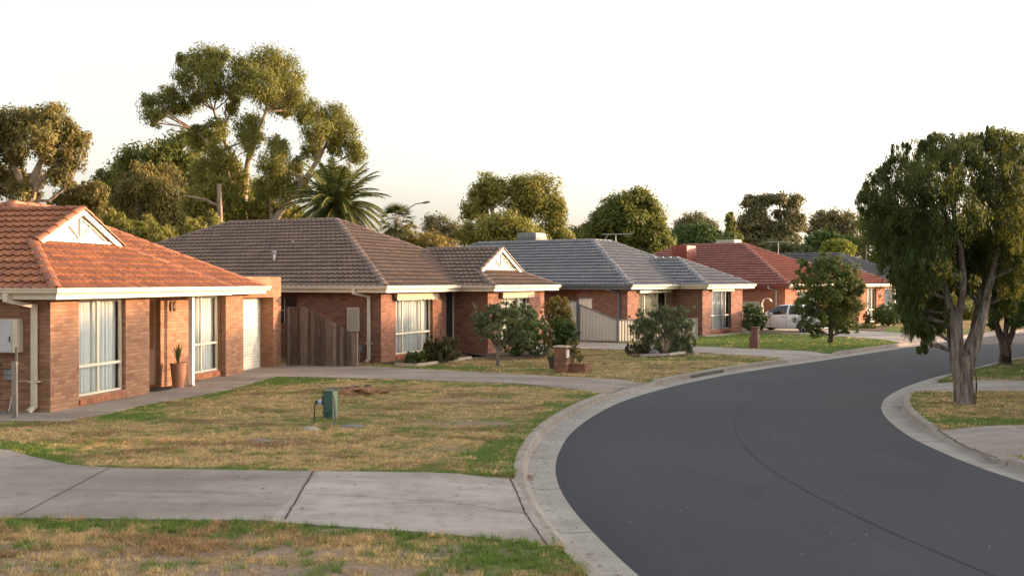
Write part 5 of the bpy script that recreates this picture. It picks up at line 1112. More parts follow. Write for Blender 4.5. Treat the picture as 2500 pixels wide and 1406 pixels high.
bl = [B(2430, 740, 30, 40, D), B(2470, 720, 40, 50, D, 1), B(2500, 690, 60, 45, D), B(2560, 690, 70, 50, D, 1), B(2520, 740, 50, 50, D, -1), B(2450, 690, 50, 36, D, 1), B(2480, 770, 24, 30, D, -.5), B(2420, 780, 18, 22, D)]
tree('street_tree', 'second dark trunked street tree at the right edge behind the paperbark', b0, bl, M['bk_dark'], M['lf_street'], r=.14, seed=42, stems=st, leaf=.12, n_clump=420, n_leaf=66, clump_r=.4, droop=.8, aspect=.36, shell=.35)
# ------------------------------------------------------------------ small trees on the lawns
def flowers(pts_rel, n, seed, size=.05):
    def ex(T, rel):
        r = np.random.default_rng(seed); V = []
        for _ in range(n):
            b = pts_rel[r.integers(len(pts_rel))]; d = r.normal(size=3); d /= np.linalg.norm(d); d[1] = -abs(d[1]); c = np.array(b[:3]) - np.array(T.location) + d * np.array(b[3:6]) * 1.02
            for k in range(5):
                u = r.normal(size=3); u /= np.linalg.norm(u); w = np.cross(u, r.normal(size=3)); w /= np.linalg.norm(w); o = r.normal(size=3) * size * .5
                V += [c + o - u * size * .5, c + o + w * size * .4, c + o + u * size * .5, c + o - w * size * .4]
        V = np.array(V); link('blossom', np_mesh('blossom', V, np.arange(len(V)).reshape(-1, 4)), M['flower'], T)
    return ex
D = 32.3; b0 = gp(1215, 893); K = lambda x, y, dz=0: W3(x, y, D + dz)
st = [([b0 + Vector((0, 0, -.1)), K(1215, 878), K(1216, 862), K(1213, 848)], [.07, .055, .05, .04]), ([K(1216, 862), K(1226, 845), K(1238, 822)], [.05, .04, .03]), ([K(1213, 850), K(1195, 820), K(1175, 790)], [.04, .03, .02]), ([K(1213, 850), K(1218, 810), K(1222, 780)], [.04, .03, .02])]
bl = [B(1180, 775, 30, 26, D), B(1215, 765, 34, 30, D, .3), B(1250, 765, 32, 32, D, -.2), B(1285, 775, 24, 30, D, .3), B(1200, 810, 36, 26, D, -.3), B(1245, 810, 36, 30, D, .2), B(1278, 820, 24, 30, D), B(1170, 800, 20, 20, D, .2), B(1160, 745, 9, 12, D), B(1225, 840, 20, 14, D), B(1255, 742, 18, 12, D), B(1200, 752, 14, 10, D)]
tree('small_tree', 'small leaning garden tree with a pale thin trunk on the dry lawn', b0, bl, M['bk_grey'], M['lf_grey'], r=.07, seed=51, stems=st, leaf=.075, n_clump=330, n_leaf=60, clump_r=.22, droop=.3, aspect=.4, shell=.3)
D = 44.8; b0 = gp(2028, 836); K = lambda x, y, dz=0: W3(x, y, D + dz)
st = [([b0 + Vector((0, 0, -.1)), K(2029, 820), K(2028, 800), K(2026, 740), K(2024, 690)], [.14, .11, .10, .07, .04])]
bl = [B(2020, 640, 34, 22, D), B(1990, 660, 34, 28, D, .3), B(2055, 655, 34, 28, D, -.2), B(2070, 690, 36, 36, D), B(1970, 700, 34, 34, D), B(2020, 690, 50, 44, D, -.5), B(1965, 745, 34, 30, D), B(2075, 735, 34, 34, D, .3), B(2020, 745, 55, 40, D, .4), B(2000, 785, 40, 28, D, -.3), B(2055, 785, 36, 26, D), B(1960, 640, 12, 20, D), B(1985, 805, 22, 14, D), B(2065, 805, 18, 12, D), B(2095, 700, 20, 24, D)]
tree('small_tree', 'rounded dark green street tree on the bright lawn in front of the red roofed house', b0, bl, M['bk_dark'], M['lf_street2'], r=.1, seed=52, stems=st, leaf=.095, n_clump=680, n_leaf=54, clump_r=.30, droop=.3, aspect=.42, shell=.35, fuzz=.14)
# ------------------------------------------------------------------ garden shrubs
def shrub(label, px, py, d, blobs, mat, seed, fl=None, name='shrub', **kw):
    b0 = gp(px, py); k = dict(leaf=.075, n_clump=150, n_leaf=44, clump_r=.2, droop=.2, aspect=.45, twigs=3, shell=.35); k.update(kw)
    bb = [B(*b[:4], d, *(b[4:] or (0,))) for b in blobs]; b0 = Vector((sum(b[0] for b in bb) / len(bb), d, 0))
    return tree(name, label, b0, bb, M['bk_grey'], mat, r=.04, seed=seed, cat='shrub', parts=('stems', 'foliage'), extra=flowers(bb, fl, seed) if fl else None, **k)
shrub('low green shrub at the left end of the brown roofed house garden bed', 1012, 888, 32.9, [(1008, 872, 20, 14), (1026, 868, 16, 14), (995, 878, 12, 10)], M['lf_bush'], 61, n_clump=90)
shrub('spiky reddish green shrub under the front window of the brown roofed house', 1075, 884, 33.6, [(1060, 860, 22, 22), (1090, 855, 22, 24), (1075, 872, 34, 14), (1050, 845, 12, 16), (1098, 838, 10, 14)], M['lf_red'], 62, n_clump=240, droop=-.8, aspect=.2, leaf=.13, fuzz=.25)
shrub('tall white flowering bush beside the brick corner of the brown roofed house', 1290, 862, 36.4, [(1262, 820, 30, 40), (1300, 810, 28, 50), (1280, 770, 28, 30), (1260, 848, 36, 18), (1310, 850, 28, 18), (1245, 790, 22, 22)], M['lf_bush'], 63, fl=46, n_clump=300, n_leaf=52)
shrub('yellow green bush against the end wall of the brown roofed house', 1360, 850, 38.5, [(1350, 748, 26, 24), (1378, 752, 22, 24), (1345, 780, 24, 26), (1385, 785, 20, 24), (1360, 770, 28, 30)], M['lf_gold'], 64, fl=8, n_clump=220, n_leaf=52)
shrub('dense dark green round bush left of the steel fence', 1375, 850, 37.6, [(1375, 800, 30, 28), (1395, 815, 20, 30), (1360, 830, 24, 22), (1385, 838, 24, 16)], M['lf_bush'], 65, n_clump=260, n_leaf=56, leaf=.06)
shrub('pale flowering shrub between the two bushes by the brown roofed house', 1335, 850, 37.0, [(1335, 820, 12, 30), (1330, 845, 18, 14), (1325, 790, 10, 20)], M['lf_gold'], 66, fl=14, n_clump=90)
shrub('small golden shrub growing out of the brick letterbox planter', 1397, 882, 30.6, [(1392, 850, 16, 12), (1408, 858, 14, 14), (1396, 872, 12, 12), (1405, 838, 10, 10), (1388, 836, 8, 8)], M['lf_gold'], 67, n_clump=90, leaf=.05, clump_r=.12)
shrub('large wispy grey green bush on the verge before the low steel gate', 1620, 862, 38.2, [(1620, 800, 40, 34), (1575, 815, 30, 30), (1660, 810, 32, 34), (1590, 780, 24, 26), (1635, 768, 26, 24), (1600, 845, 40, 20), (1660, 845, 32, 18), (1562, 785, 14, 26), (1678, 790, 14, 30), (1655, 760, 10, 14), (1682, 835, 14, 24), (1550, 800, 16, 20), (1610, 760, 14, 12)], M['lf_grey'], 68, fl=10, n_clump=620, n_leaf=60, leaf=.09, aspect=.18, droop=-.6, twigs=7, clump_r=.26, fuzz=.2)
shrub('low russet bush at the left foot of the grey green bush', 1555, 868, 37.8, [(1545, 852, 20, 14), (1570, 852, 18, 16), (1556, 860, 28, 9)], M['lf_red'], 69, n_clump=110)
shrub('white flowering shrub at the front of the white car', 1845, 812, 52.2, [(1845, 765, 22, 20), (1835, 790, 22, 20), (1860, 778, 16, 20), (1828, 760, 14, 22), (1850, 800, 16, 12)], M['lf_bush'], 70, fl=40, n_clump=200, leaf=.09, clump_r=.25)
shrub('clipped round hedge ball beside the window of the tan brick house', 2168, 792, 61, [(2168, 766, 30, 26), (2160, 775, 26, 18), (2180, 775, 20, 16)], M['lf_bush'], 71, n_clump=300, n_leaf=56, leaf=.07, shell=.75, clump_r=.2)
shrub('low dark green ground bush near the far driveway', 2110, 808, 58, [(2100, 800, 18, 8), (2122, 799, 18, 9), (2136, 803, 10, 6)], M['lf_dark'], 72, n_clump=110, leaf=.09)
shrub('thin upright shrub against the pier of the tan brick house', 2120, 797, 60.5, [(2116, 775, 8, 18), (2124, 785, 9, 12)], M['lf_red'], 73, n_clump=60, leaf=.09)
shrub('dark garden bush in the shade right of the clipped ball', 2215, 790, 66, [(2212, 760, 20, 24), (2232, 770, 20, 20), (2200, 740, 14, 18)], M['lf_dark'], 74, n_clump=150, leaf=.1)
def stick_plant(name, label, base, n, h, spread, mat, seed, w=.012):
    r = random.Random(seed); V = []; rs = []
    for i in range(n):
        a = r.uniform(0, 6.28); s = r.uniform(.2, 1) * spread; tip = Vector((math.cos(a) * s, math.sin(a) * s, h * r.uniform(.55, 1.1))); mid = tip * .55 + Vector((0, 0, .12 * h)); sd = Vector((-math.sin(a), math.cos(a), 0)) * w; q = r.random()
        V += [-sd * .6, sd * .6, mid + sd, mid - sd]; V += [mid - sd, mid + sd, tip + sd * .1, tip - sd * .1]; rs += [q] * 8
    o = link(name, np_mesh(name, [tuple(v) for v in V], np.arange(len(V)).reshape(-1, 4), attr={'rnd': rs}), mat, loc=base); return tag(o, label, 'plant')
# ------------------------------------------------------------------ pot plant, utility things
def localp(H, x, y, z=0): return H_mat(H) @ Vector((x, y, z))
T = empty('plant_pot', localp(H1, -.02, 4.98)); tag(T, 'tall tapered terracotta pot beside the white porch post', 'pot')
mb = MB(); mb.lathe([(0, 0), (.125, 0), (.135, .03), (.195, .57), (.205, .62), (.195, .63), (.17, .60), (0, .58)], 20); mb.build('planter', M['pot'], T)
p = stick_plant('agave_plant', 'spiky dark green plant growing in the tall terracotta pot', T.location + Vector((0, 0, .59)), 16, .5, .24, M['lf_palm'], 3, .022)
mb = MB(); mb.lathe([(0, .02), (.34, .02), (.34, .0)], 24); o = mb.build('door_mat', M['dark']); o.matrix_world = H_mat(H1) @ Matrix.Translation((-.25, 4.35, .015)) @ Matrix.Diagonal((.9, 1.5, 1, 1)); tag(o, 'dark round doormat on the path outside the porch door', 'doormat')
# green pillar
g0 = gp(806, 1020); T = empty('utility_pillar', g0, R(-20)); tag(T, 'green plastic utility pillar leaning on the front lawn', 'utility box')
mb = MB(); mb.box(-.105, .105, -.09, .09, -.03, .53); o = mb.build('casing', M['greenbox'], T, bevel=.02); o.rotation_euler = (R(-3), R(-2), 0)
mb = MB(); mb.box(.107, .118, -.092, .088, -.02, .515); mb.box(-.1, .1, -.08, .08, .531, .538); o2 = mb.build('side_panel', M['greenlight'], T, bevel=.004); o2.rotation_euler = (R(-3), R(-2), 0)
T = empty('stake', gp(818, 1036)); tag(T, 'grey weathered timber stake in front of the green utility pillar', 'stake'); mb = MB(); mb.tube([(0, 0, -.1), (.0, 0, .2), (-.02, 0, .5), (-.045, .0, .56)], [.032, .03, .028, .02], 8, jit=.3); mb.build('timber', M['post'], T)
mb = MB(); mb.tube([(-.035 * math.cos(a), .035 * math.sin(a), .235 + .006 * math.sin(a)) for a in [k * .5 for k in range(14)]], .004, 4); mb.tube([(-.03, 0, .24), (-.12, .03, .27), (-.22, .0, .30)], .003, 4); mb.build('wire_tie', M['blackmetal'], T)
T = empty('water_meter', gp(767, 1032)); tag(T, 'black water meter with pale blue dial on a bent pipe beside the green pillar', 'water meter')
mb = MB(); mb.tube([(0, 0, -.05), (.006, 0, .25), (.02, 0, .37), (.03, 0, .405), (.06, 0, .41)], .012, 8); mb.tube([(.20, 0, .34), (.215, 0, .28), (.22, 0, .20)], .005, 6); mb.build('pipe', M['blackmetal'], T)
mb = MB(); mb.tube([(.04, 0, .395), (.20, 0, .385)], .038, 12); mb.tube([(.165, 0, .42), (.165, 0, .50)], .02, 10); mb.tube([(.165, 0, .465), (.165, 0, .505)], .026, 10); mb.build('meter_body', M['blackmetal'], T)
mb = MB(); mb.tube([(.075, -.003, .394), (.145, -.003, .390)], .0395, 12); mb.build('dial', m_plain('dial_blue', (.30, .50, .58), .3, .3), T)
mb = MB(); mb.tube([(0, 0, -.05), (0, 0, .16)], .02, 7); mb.tube([(-.05, 0, .13), (.07, 0, .13)], .02, 7); o = mb.build('green_tap_marker', M['greenbox'], loc=gp(793, 1022)); tag(o, 'small green peg in the grass left of the utility pillar', 'marker peg')
def rock(name, label, cat, base, sx, sy, sz, mat, seed, rz=0):
    bm = bmesh.new(); bmesh.ops.create_icosphere(bm, subdivisions=3, radius=1)
    for v in bm.verts:
        k = 1 + .28 * mnoise.noise(v.co * 1.3 + Vector((seed, 0, 0))) + .1 * mnoise.noise(v.co * 4 + Vector((0, seed, 0))); v.co = Vector((v.co.x * sx * k, v.co.y * sy * k, max(-.02, v.co.z * sz * k)))
    me = bpy.data.meshes.new(name); bm.to_mesh(me); bm.free(); o = link(name, me, mat, loc=base, rz=rz)
    for p in me.polygons: p.use_smooth = True
    return tag(o, label, cat)
rock('pit_lid', 'flat grey concrete pit lid in the grass right of the timber stake', 'pit lid', gp(857, 1041), .24, .15, .045, M['stone'], 2)
rock('rock', 'white elongated stone lying in the grass left of the stake', 'rock', gp(757, 1049), .15, .06, .06, M['whitestone'], 5, .1)
rock('pit_lid', 'flat pale slab sunk in the dry grass at the left of the lawn', 'pit lid', gp(640, 1076), .2, .1, .018, M['stone'], 9)
# stump and mulch mound
T = empty('tree_stump', gp(850, 960)); tag(T, 'old sawn tree stump with bark litter mound on the front lawn', 'stump')
def lump(name, c, sx, sy, sz, mat, seed, par, fr=.35):
    bm = bmesh.new(); bmesh.ops.create_icosphere(bm, subdivisions=4, radius=1)
    for v in bm.verts:
        k = 1 + fr * mnoise.fractal(v.co * 1.6 + Vector((seed, 2, 0)), .6, 2, 4); z = v.co.z * sz * k; v.co = Vector((v.co.x * sx * k, v.co.y * sy * k, max(-.05, min(z, sz * .9))))
    me = bpy.data.meshes.new(name); bm.to_mesh(me); bm.free(); o = link(name, me, mat, par, loc=c); return o
M['chips'] = m_plain('bark_chips', (.30, .16, .08), .95, .6, scale=16, bump=1); M['stumpwood'] = m_bark('stump_wood', (.27, .23, .19), (.13, .09, .07), 7, (1, 1, .4), .7)
lump('bark_mound', (.34, .05, -.02), .58, .45, .17, M['chips'], 3, T, .4); lump('stump_wood', (-.30, 0, 0), .32, .26, .17, M['stumpwood'], 8, T, .22); lump('stump_wood', (.12, .28, .06), .16, .12, .11, M['stumpwood'], 11, T, .3); lump('stump_wood', (.42, .30, .08), .10, .09, .12, M['stumpwood'], 14, T, .3); lump('stump_wood', (-.03, -.02, .03), .12, .10, .15, M['stumpwood'], 17, T, .3)
# loose wood, leaf litter in the gutter
def litter(lab, px, py, n, s, mat, seed, z=-.115):
    r = random.Random(seed); mb = MB(); b = gp(px, py, z)
    for i in range(n):
        x, y = r.gauss(0, .06) * s, r.gauss(0, .12) * s; a = r.uniform(0, 6); l = r.uniform(.015, .05); zz = r.uniform(.004, .03); mb.face([(x, y, zz), (x + l * math.cos(a), y + l * math.sin(a), zz + r.uniform(-.003, .015)), (x + l * math.cos(a) - .02 * math.sin(a), y + l * math.sin(a) + .02 * math.cos(a), zz + .01)])
    tag(mb.build('leaf_litter', mat, loc=b), lab, 'leaf litter', kind='stuff')
M['dryleaf'] = m_plain('dry_leaves', (.28, .15, .07), .9, .5, scale=30)
litter('brown leaves in the near channel below the driveway edge', 1293, 1168, 70, 1.0, M['dryleaf'], 1); litter('brown leaves in the near channel further along', 1300, 1107, 40, .7, M['dryleaf'], 2); litter('leaf litter in the inside channel of the bend', 2192, 996, 50, 1.1, M['dryleaf'], 3)
def scatter(lab, n, seed):
    r = random.Random(seed); mb = MB()
    for i in range(n):
        k = r.random()
        if k < .45: y = r.uniform(9.5, 32); x = KLx(y) + r.uniform(.2, .5); z = -.118
        elif k < .75: x = r.uniform(-7, 1); y = r.uniform(11.5, 14.2); z = .03; 
        else: y = r.uniform(10, 24); x = r.uniform(float(KLx(y)) + 1, float(KRx(y)) - 1); z = -.078
        if k >= .45 and k < .75: z = float(zslab(np.array([x]), np.array([y]))[0]) + .006
        a = r.uniform(0, 6.28); l = r.uniform(.012, .035); c, s = math.cos(a), math.sin(a); h = r.uniform(.002, .012)
        mb.face([(x - c * l, y - s * l, z), (x + s * l * .35, y - c * l * .35, z + h), (x + c * l, y + s * l, z + .003), (x - s * l * .35, y + c * l * .35, z + h * .5)])
    tag(mb.build('leaf_litter', M['dryleaf']), lab, 'leaf litter', kind='stuff')
scatter('small dry leaves blown along the channel, driveway and road', 420, 8)
# fence post cluster at the far left
T = empty('fence_post', gp(36, 1020)); tag(T, 'pale square timber post at the left corner of the orange house', 'post'); mb = MB(); mb.box(-.045, .045, -.04, .04, -.1, 1.10); mb.build('post_shaft', M['post'], T, bevel=.008)
T = empty('wire_fence', gp(20, 1016)); tag(T, 'dark wire mesh fence panel at the far left edge', 'fence'); mb = MB(); mb.tube([(.09, .15, 0), (.09, .15, 1.35)], .03, 8); mb.build('post', M['post'], T)
mb = MB()
for k in range(10): mb.tube([(-1.6, .15, .05 + k * .125), (.09, .15, .05 + k * .125)], .004, 4)
for k in range(14): mb.tube([(-1.6 + k * .125, .15, 0), (-1.6 + k * .125, .15, 1.2)], .003, 4)
mb.build('wire_mesh', M['blackmetal'], T)
# letterboxes
T = empty('letterbox', gp(1381, 911), -R(24)); tag(T, 'brick pillar letterbox with low brick planter on the dry lawn', 'letterbox')
mb = MB(); mb.box(-.36, 0, 0, .32, -.05, .74); mb.build('pillar', M['brickB'], T); mb = MB(); mb.box(-.39, .03, -.03, .35, .741, .785); mb.build('cap', M['edging'], T, bevel=.008)
mb = MB(); mb.box(-.02, .48, .322, .40, -.05, .27); mb.box(.40, .48, .40, .9, -.05, .27); mb.build('planter_wall', M['brickB'], T)
mb = MB(); mb.box(.001, .012, .06, .26, .44, .66); pl = mb.build('number_plate', M['white'], T); mb = MB()
for z0, z1, y0, y1 in ((.615, .64, .10, .15), (.615, .64, .17, .21), (.575, .59, .08, .24), (.50, .51, .09, .22), (.475, .482, .09, .20)): mb.box(.0125, .014, y0, y1, z0, z1)
mb.build('plate_marks', M['redpaint'], pl)
mb = MB(); mb.box(.001, .03, .04, .28, .40, .425); mb.build('mail_slot', M['blackmetal'], T)
T2 = empty('plant_pot', gp(1352, 900)); tag(T2, 'dark square tapered pot behind the brick letterbox', 'pot'); mb = MB(); mb.lathe([(0, 0), (.12, 0), (.2, .38), (.17, .38), (0, .36)], 4, smooth=False); mb.build('planter', M['potdark'], T2)
stick_plant('grass_plant', 'green leaves in the dark pot behind the letterbox', T2.location + Vector((0, 0, .35)), 24, .16, .2, M['lf_bush'], 5); stick_plant('grass_plant', 'pale strappy plants inside the brick letterbox planter', gp(1415, 893) + Vector((0, 0, .1)), 50, .3, .35, M['lf_grey'], 6)
T = empty('letterbox', gp(1849, 850), -R(30)); tag(T, 'plain red brown pillar letterbox at the edge of the bright green lawn', 'letterbox')
mb = MB(); pr = [(-.33, 0, .0), (-.33, 0, .40), (-.24, 0, .52), (-.24, 0, .80), (.0, 0, .80), (0, 0, 0)]; D2 = .34
A = [(x - .0, 0, z) for x, _, z in pr]; Bq = [(x, D2, z) for x, _, z in pr]; mb.face(A[::-1]); mb.face(Bq)
for i in range(len(pr)): j = (i + 1) % len(pr); mb.face([A[i], A[j], Bq[j], Bq[i]])
bm_o = mb.build('pillar', M['redbrick_pillar'], T); mb = MB(); mb.box(-.27, .02, -.02, D2 + .02, .801, .845); mb.build('cap', M['redbrick_pillar'], T, bevel=.02)
mb = MB(); n5 = .18   # pale number: a 7 over an 8
mb.box(.001, .006, .10, .20, .70, .725); mb.beam((.0045, .19, .71), (.0045, .14, .57), .008, .03, up=(1, 0, 0))
for zc in (.50, .44):
    for k in range(10): a, b = 2 * math.pi * k / 10, 2 * math.pi * (k + 1) / 10; mb.face([(.004, .15 + .034 * math.cos(a), zc + .034 * math.sin(a)), (.004, .15 + .034 * math.cos(b), zc + .034 * math.sin(b)), (.004, .15 + .014 * math.cos(b), zc + .014 * math.sin(b)), (.004, .15 + .014 * math.cos(a), zc + .014 * math.sin(a))])
mb.build('house_number', M['awning'], T)
# roof coolers and aerials
def cooler(label, H, x, y, z, w, d, h, mat, taper=.12):
    o = MB(); c0 = [(-w / 2, -d / 2), (w / 2, -d / 2), (w / 2, d / 2), (-w / 2, d / 2)]; lv = [(-.5, 1), (0.0, 1), (h * .75, 1 - taper * .5), (h * .96, 1 - taper), (h, 1 - taper * 1.35)]
    for i in range(len(lv) - 1):
        (z0, s0), (z1, s1) = lv[i], lv[i + 1]
        for k in range(4): a, b = c0[k], c0[(k + 1) % 4]; o.face([(a[0] * s0, a[1] * s0, z0), (b[0] * s0, b[1] * s0, z0), (b[0] * s1, b[1] * s1, z1), (a[0] * s1, a[1] * s1, z1)])
    s = lv[-1][1]; o.face([(a[0] * s, a[1] * s, h) for a in c0]); T = empty('roof_cooler', localp(H, x, y, z), H.rotation_euler.z); tag(T, label, 'cooler'); b = o.build('casing', mat, T, bevel=.03)
    g = MB(); W_, n = w * .8, 9
    for k in range(n): zz = .06 + (h * .62) * k / n; g.box(-W_ / 2, W_ / 2, -d / 2 - .012, -d / 2 + .004, zz, zz + h * .62 / n * .55)
    g.build('louvres', mat, T); g = MB()
    for k in range(n): zz = .06 + (h * .62) * k / n; g.box(w / 2 - .004, w / 2 + .012, -d * .4, d * .4, zz, zz + h * .62 / n * .55)
    g.build('louvres', mat, T)
cooler('grey evaporative cooler on the slate blue roof ridge', H3, -8.9, 5.4, 4.55, 1.35, 1.1, .78, M['acgrey'])
cooler('red brown evaporative cooler on the red roof slope facing the camera', H4, -8.0, 2.4, 3.95, 1.15, 1.15, .98, M['acred'], .04)
cooler('pale green evaporative cooler showing over the red roof ridge', H4, -7.6, 7.6, 4.75, 1.5, 1.1, .72, M['acgreen'])
def aerial(label, base, h, arm, ang, nel):
    T = empty('tv_aerial', base, ang); tag(T, label, 'aerial'); mb = MB(); mb.tube([(0, 0, -1.0), (0, 0, h)], .022, 6); mb.build('mast', M['metal'], T); mb = MB(); mb.tube([(-arm * .45, 0, h), (arm * .55, 0, h + .03)], .018, 6)
    for k in range(nel): x = -arm * .45 + arm * k / (nel - 1); mb.tube([(x, -.28 - .01 * k, h + .02), (x, .28 + .01 * k, h + .02)], .008, 4)
    mb.tube([(-.35, 0, h), (-.6, .1, h - .28)], .012, 4); mb.build('antenna_boom', M['metal'], T)
p = wp(1503, 590, 54.5); aerial('thin television aerial above the slate blue roof ridge', p, .38, 1.55, 0.1, 9)
p = wp(1900, 622, 70.0); aerial('television aerial on a tall mast behind the red roof hip', p, .86, 1.6, .05, 9)
# street lamp
T = empty('street_lamp', (wp(985, 600, 70).x, 70, 0)); tag(T, 'thin curved street lamp rising beside the fan palm', 'street lamp'); pts = []
for px, py in ((985, 745), (984, 600), (983, 560), (985, 540), (992, 520), (1002, 506), (1015, 498), (1030, 496), (1050, 493)): q = wp(px, py, 70); pts.append((q.x - T.location.x, 0, max(0, q.z)))
mb = MB(); mb.tube(pts[:-1], [.09, .07, .06, .055, .05, .045, .04, .04], 8); mb.build('pole', M['metal'], T); mb = MB(); a = Vector(pts[-2]); b = Vector(pts[-1]); mb.tube([a, a.lerp(b, .5), b], [.05, .09, .05], 8); mb.build('lamp_head', M['acgrey'], T)
p = wp(2115, 640, 88); mb = MB(); mb.tube([(0, 0, -3), (0, 0, 1.4)], .05, 8); tag(mb.build('roof_pole', M['post'], loc=p), 'short pole sticking up behind the charcoal roof', 'pole')
# storm drain opening
a = gp(1729, 913, -.1); b = gp(1777, 903, -.1); mb = MB()
i0 = int(np.argmin(np.abs(KL[:, 1] - 29.6))); i1 = int(np.argmin(np.abs(KL[:, 1] - 31.4)))
for i in range(i0, i1):
    P0 = KL[i] + NL[i] * .172; P1 = KL[i + 1] + NL[i + 1] * .172; Q0 = KL[i] + NL[i] * .197; Q1 = KL[i + 1] + NL[i + 1] * .197
    mb.face([(Q0[0], Q0[1], -.122), (Q1[0], Q1[1], -.122), (P1[0], P1[1], -.035), (P0[0], P0[1], -.035)])
tag(mb.build('storm_drain', M['dark']), 'dark slot of the storm drain in the kerb face', 'drain')
# garden edging and beds
def edging(label, pts, w=.07, h=.09, mat=None):
    mb = MB()
    for a, b in zip(pts[:-1], pts[1:]): mb.beam((*a, h / 2), (*b, h / 2), w, h)
    tag(mb.build('garden_edging', mat or M['edging']), label, 'edging')
def bed(label, poly, z=.025):
    mb = MB(); mb.face([(x, y, z) for x, y in poly]); tag(mb.build('garden_bed', M['soil']), label, kind='structure')
e = [g2(965, 893), g2(1015, 895), g2(1150, 876)]; edging('pale timber edging round the garden bed of the brown roofed house', e)
bed('mulched garden bed below the front window of the brown roofed house', [g2(940, 888), g2(1015, 894.5), g2(1148, 876), g2(1190, 869), (-2.3, 38.0), (-4.25, 33.6)])
bed('brown mulch path in front of the brown roofed house wing', [g2(1150, 872), g2(1240, 880), g2(1330, 872), g2(1350, 858), g2(1330, 850), (1.0, 41.0), (-.6, 37.6), (-2.0, 38.2)])
edging('low stone edging around the wispy bush', [g2(1565, 872), g2(1630, 870), g2(1670, 864)], .14, .10, M['whitestone'])
bed('bare soil under the wispy grey green bush', [g2(1530, 866), g2(1570, 873), g2(1640, 871), g2(1695, 864), g2(1690, 852), g2(1600, 850)])
bed('mulch bed at the front of the tan brick house', [g2(2085, 806), g2(2150, 809), g2(2170, 800), g2(2150, 795), g2(2100, 796)])
edging('cream block edging at the foot of the tan brick house', [g2(2070, 800), g2(2110, 797), g2(2172, 794)], .25, .22, M['edging'])
edging('pale concrete strip along the wing of the slate roofed house', [(9.15, 49.35), (12.4, 53.3)], .45, .05, M['concA'])
rock('rock', 'grey rounded boulder under the wispy bush', 'rock', gp(1598, 866), .2, .16, .2, M['stone'], 21); rock('rock', 'small white block at the right foot of the wispy bush', 'rock', gp(1698, 866), .1, .09, .11, M['whitestone'], 22)
rock('rock', 'pale block stone beside the far driveway', 'rock', gp(2098, 813), .2, .12, .09, M['whitestone'], 24)
rock('rock', 'pale rough stone edging piece in front of the wispy bush', 'rock', gp(1650, 866), .28, .12, .09, M['whitestone'], 26)
stick_plant('dry_shrub', 'bare dry twigs in front of the wispy bush', gp(1625, 867), 46, .62, .5, M['bk_pale'], 9, .008)
# white curved canopy beside the car
T = empty('garden_arch', wp(1860, 790, 57.4), -R(20)); T.location.z = 0; tag(T, 'white curved shade frame standing behind the white car', 'shade frame')
mb = MB(); pts = [(0, 0, .1), (0, 0, 1.1), (.0, 0, 1.45), (.08, 0, 1.65), (.24, 0, 1.74), (.42, 0, 1.70), (.52, 0, 1.55)]
for i in range(len(pts) - 1):
    a, b = pts[i], pts[i + 1]; wd = .28 if i < 2 else .5
    mb.face([(a[0], 0, a[2]), (a[0] + .02, wd, a[2]), (b[0] + .02, wd, b[2]), (b[0], 0, b[2])]); mb.face([(a[0] - .04, 0, a[2]), (a[0], 0, a[2]), (b[0], 0, b[2]), (b[0] - .04, 0, b[2])])
mb.box(-.12, .06, -.02, .25, .05, 1.3); mb.build('curved_sheet', M['cream'], T); mb = MB(); mb.box(-1.05, -.12, 0, .05, .9, 1.55); mb.build('side_panel', m_plain('shade_panel', (.32, .34, .27), .7, .2), T); mb = MB(); mb.box(-1.10, -1.05, 0, .05, 0, 1.6); mb.box(-1.05, -.12, -.01, .055, .85, .93); mb.build('frame', M['cream'], T)
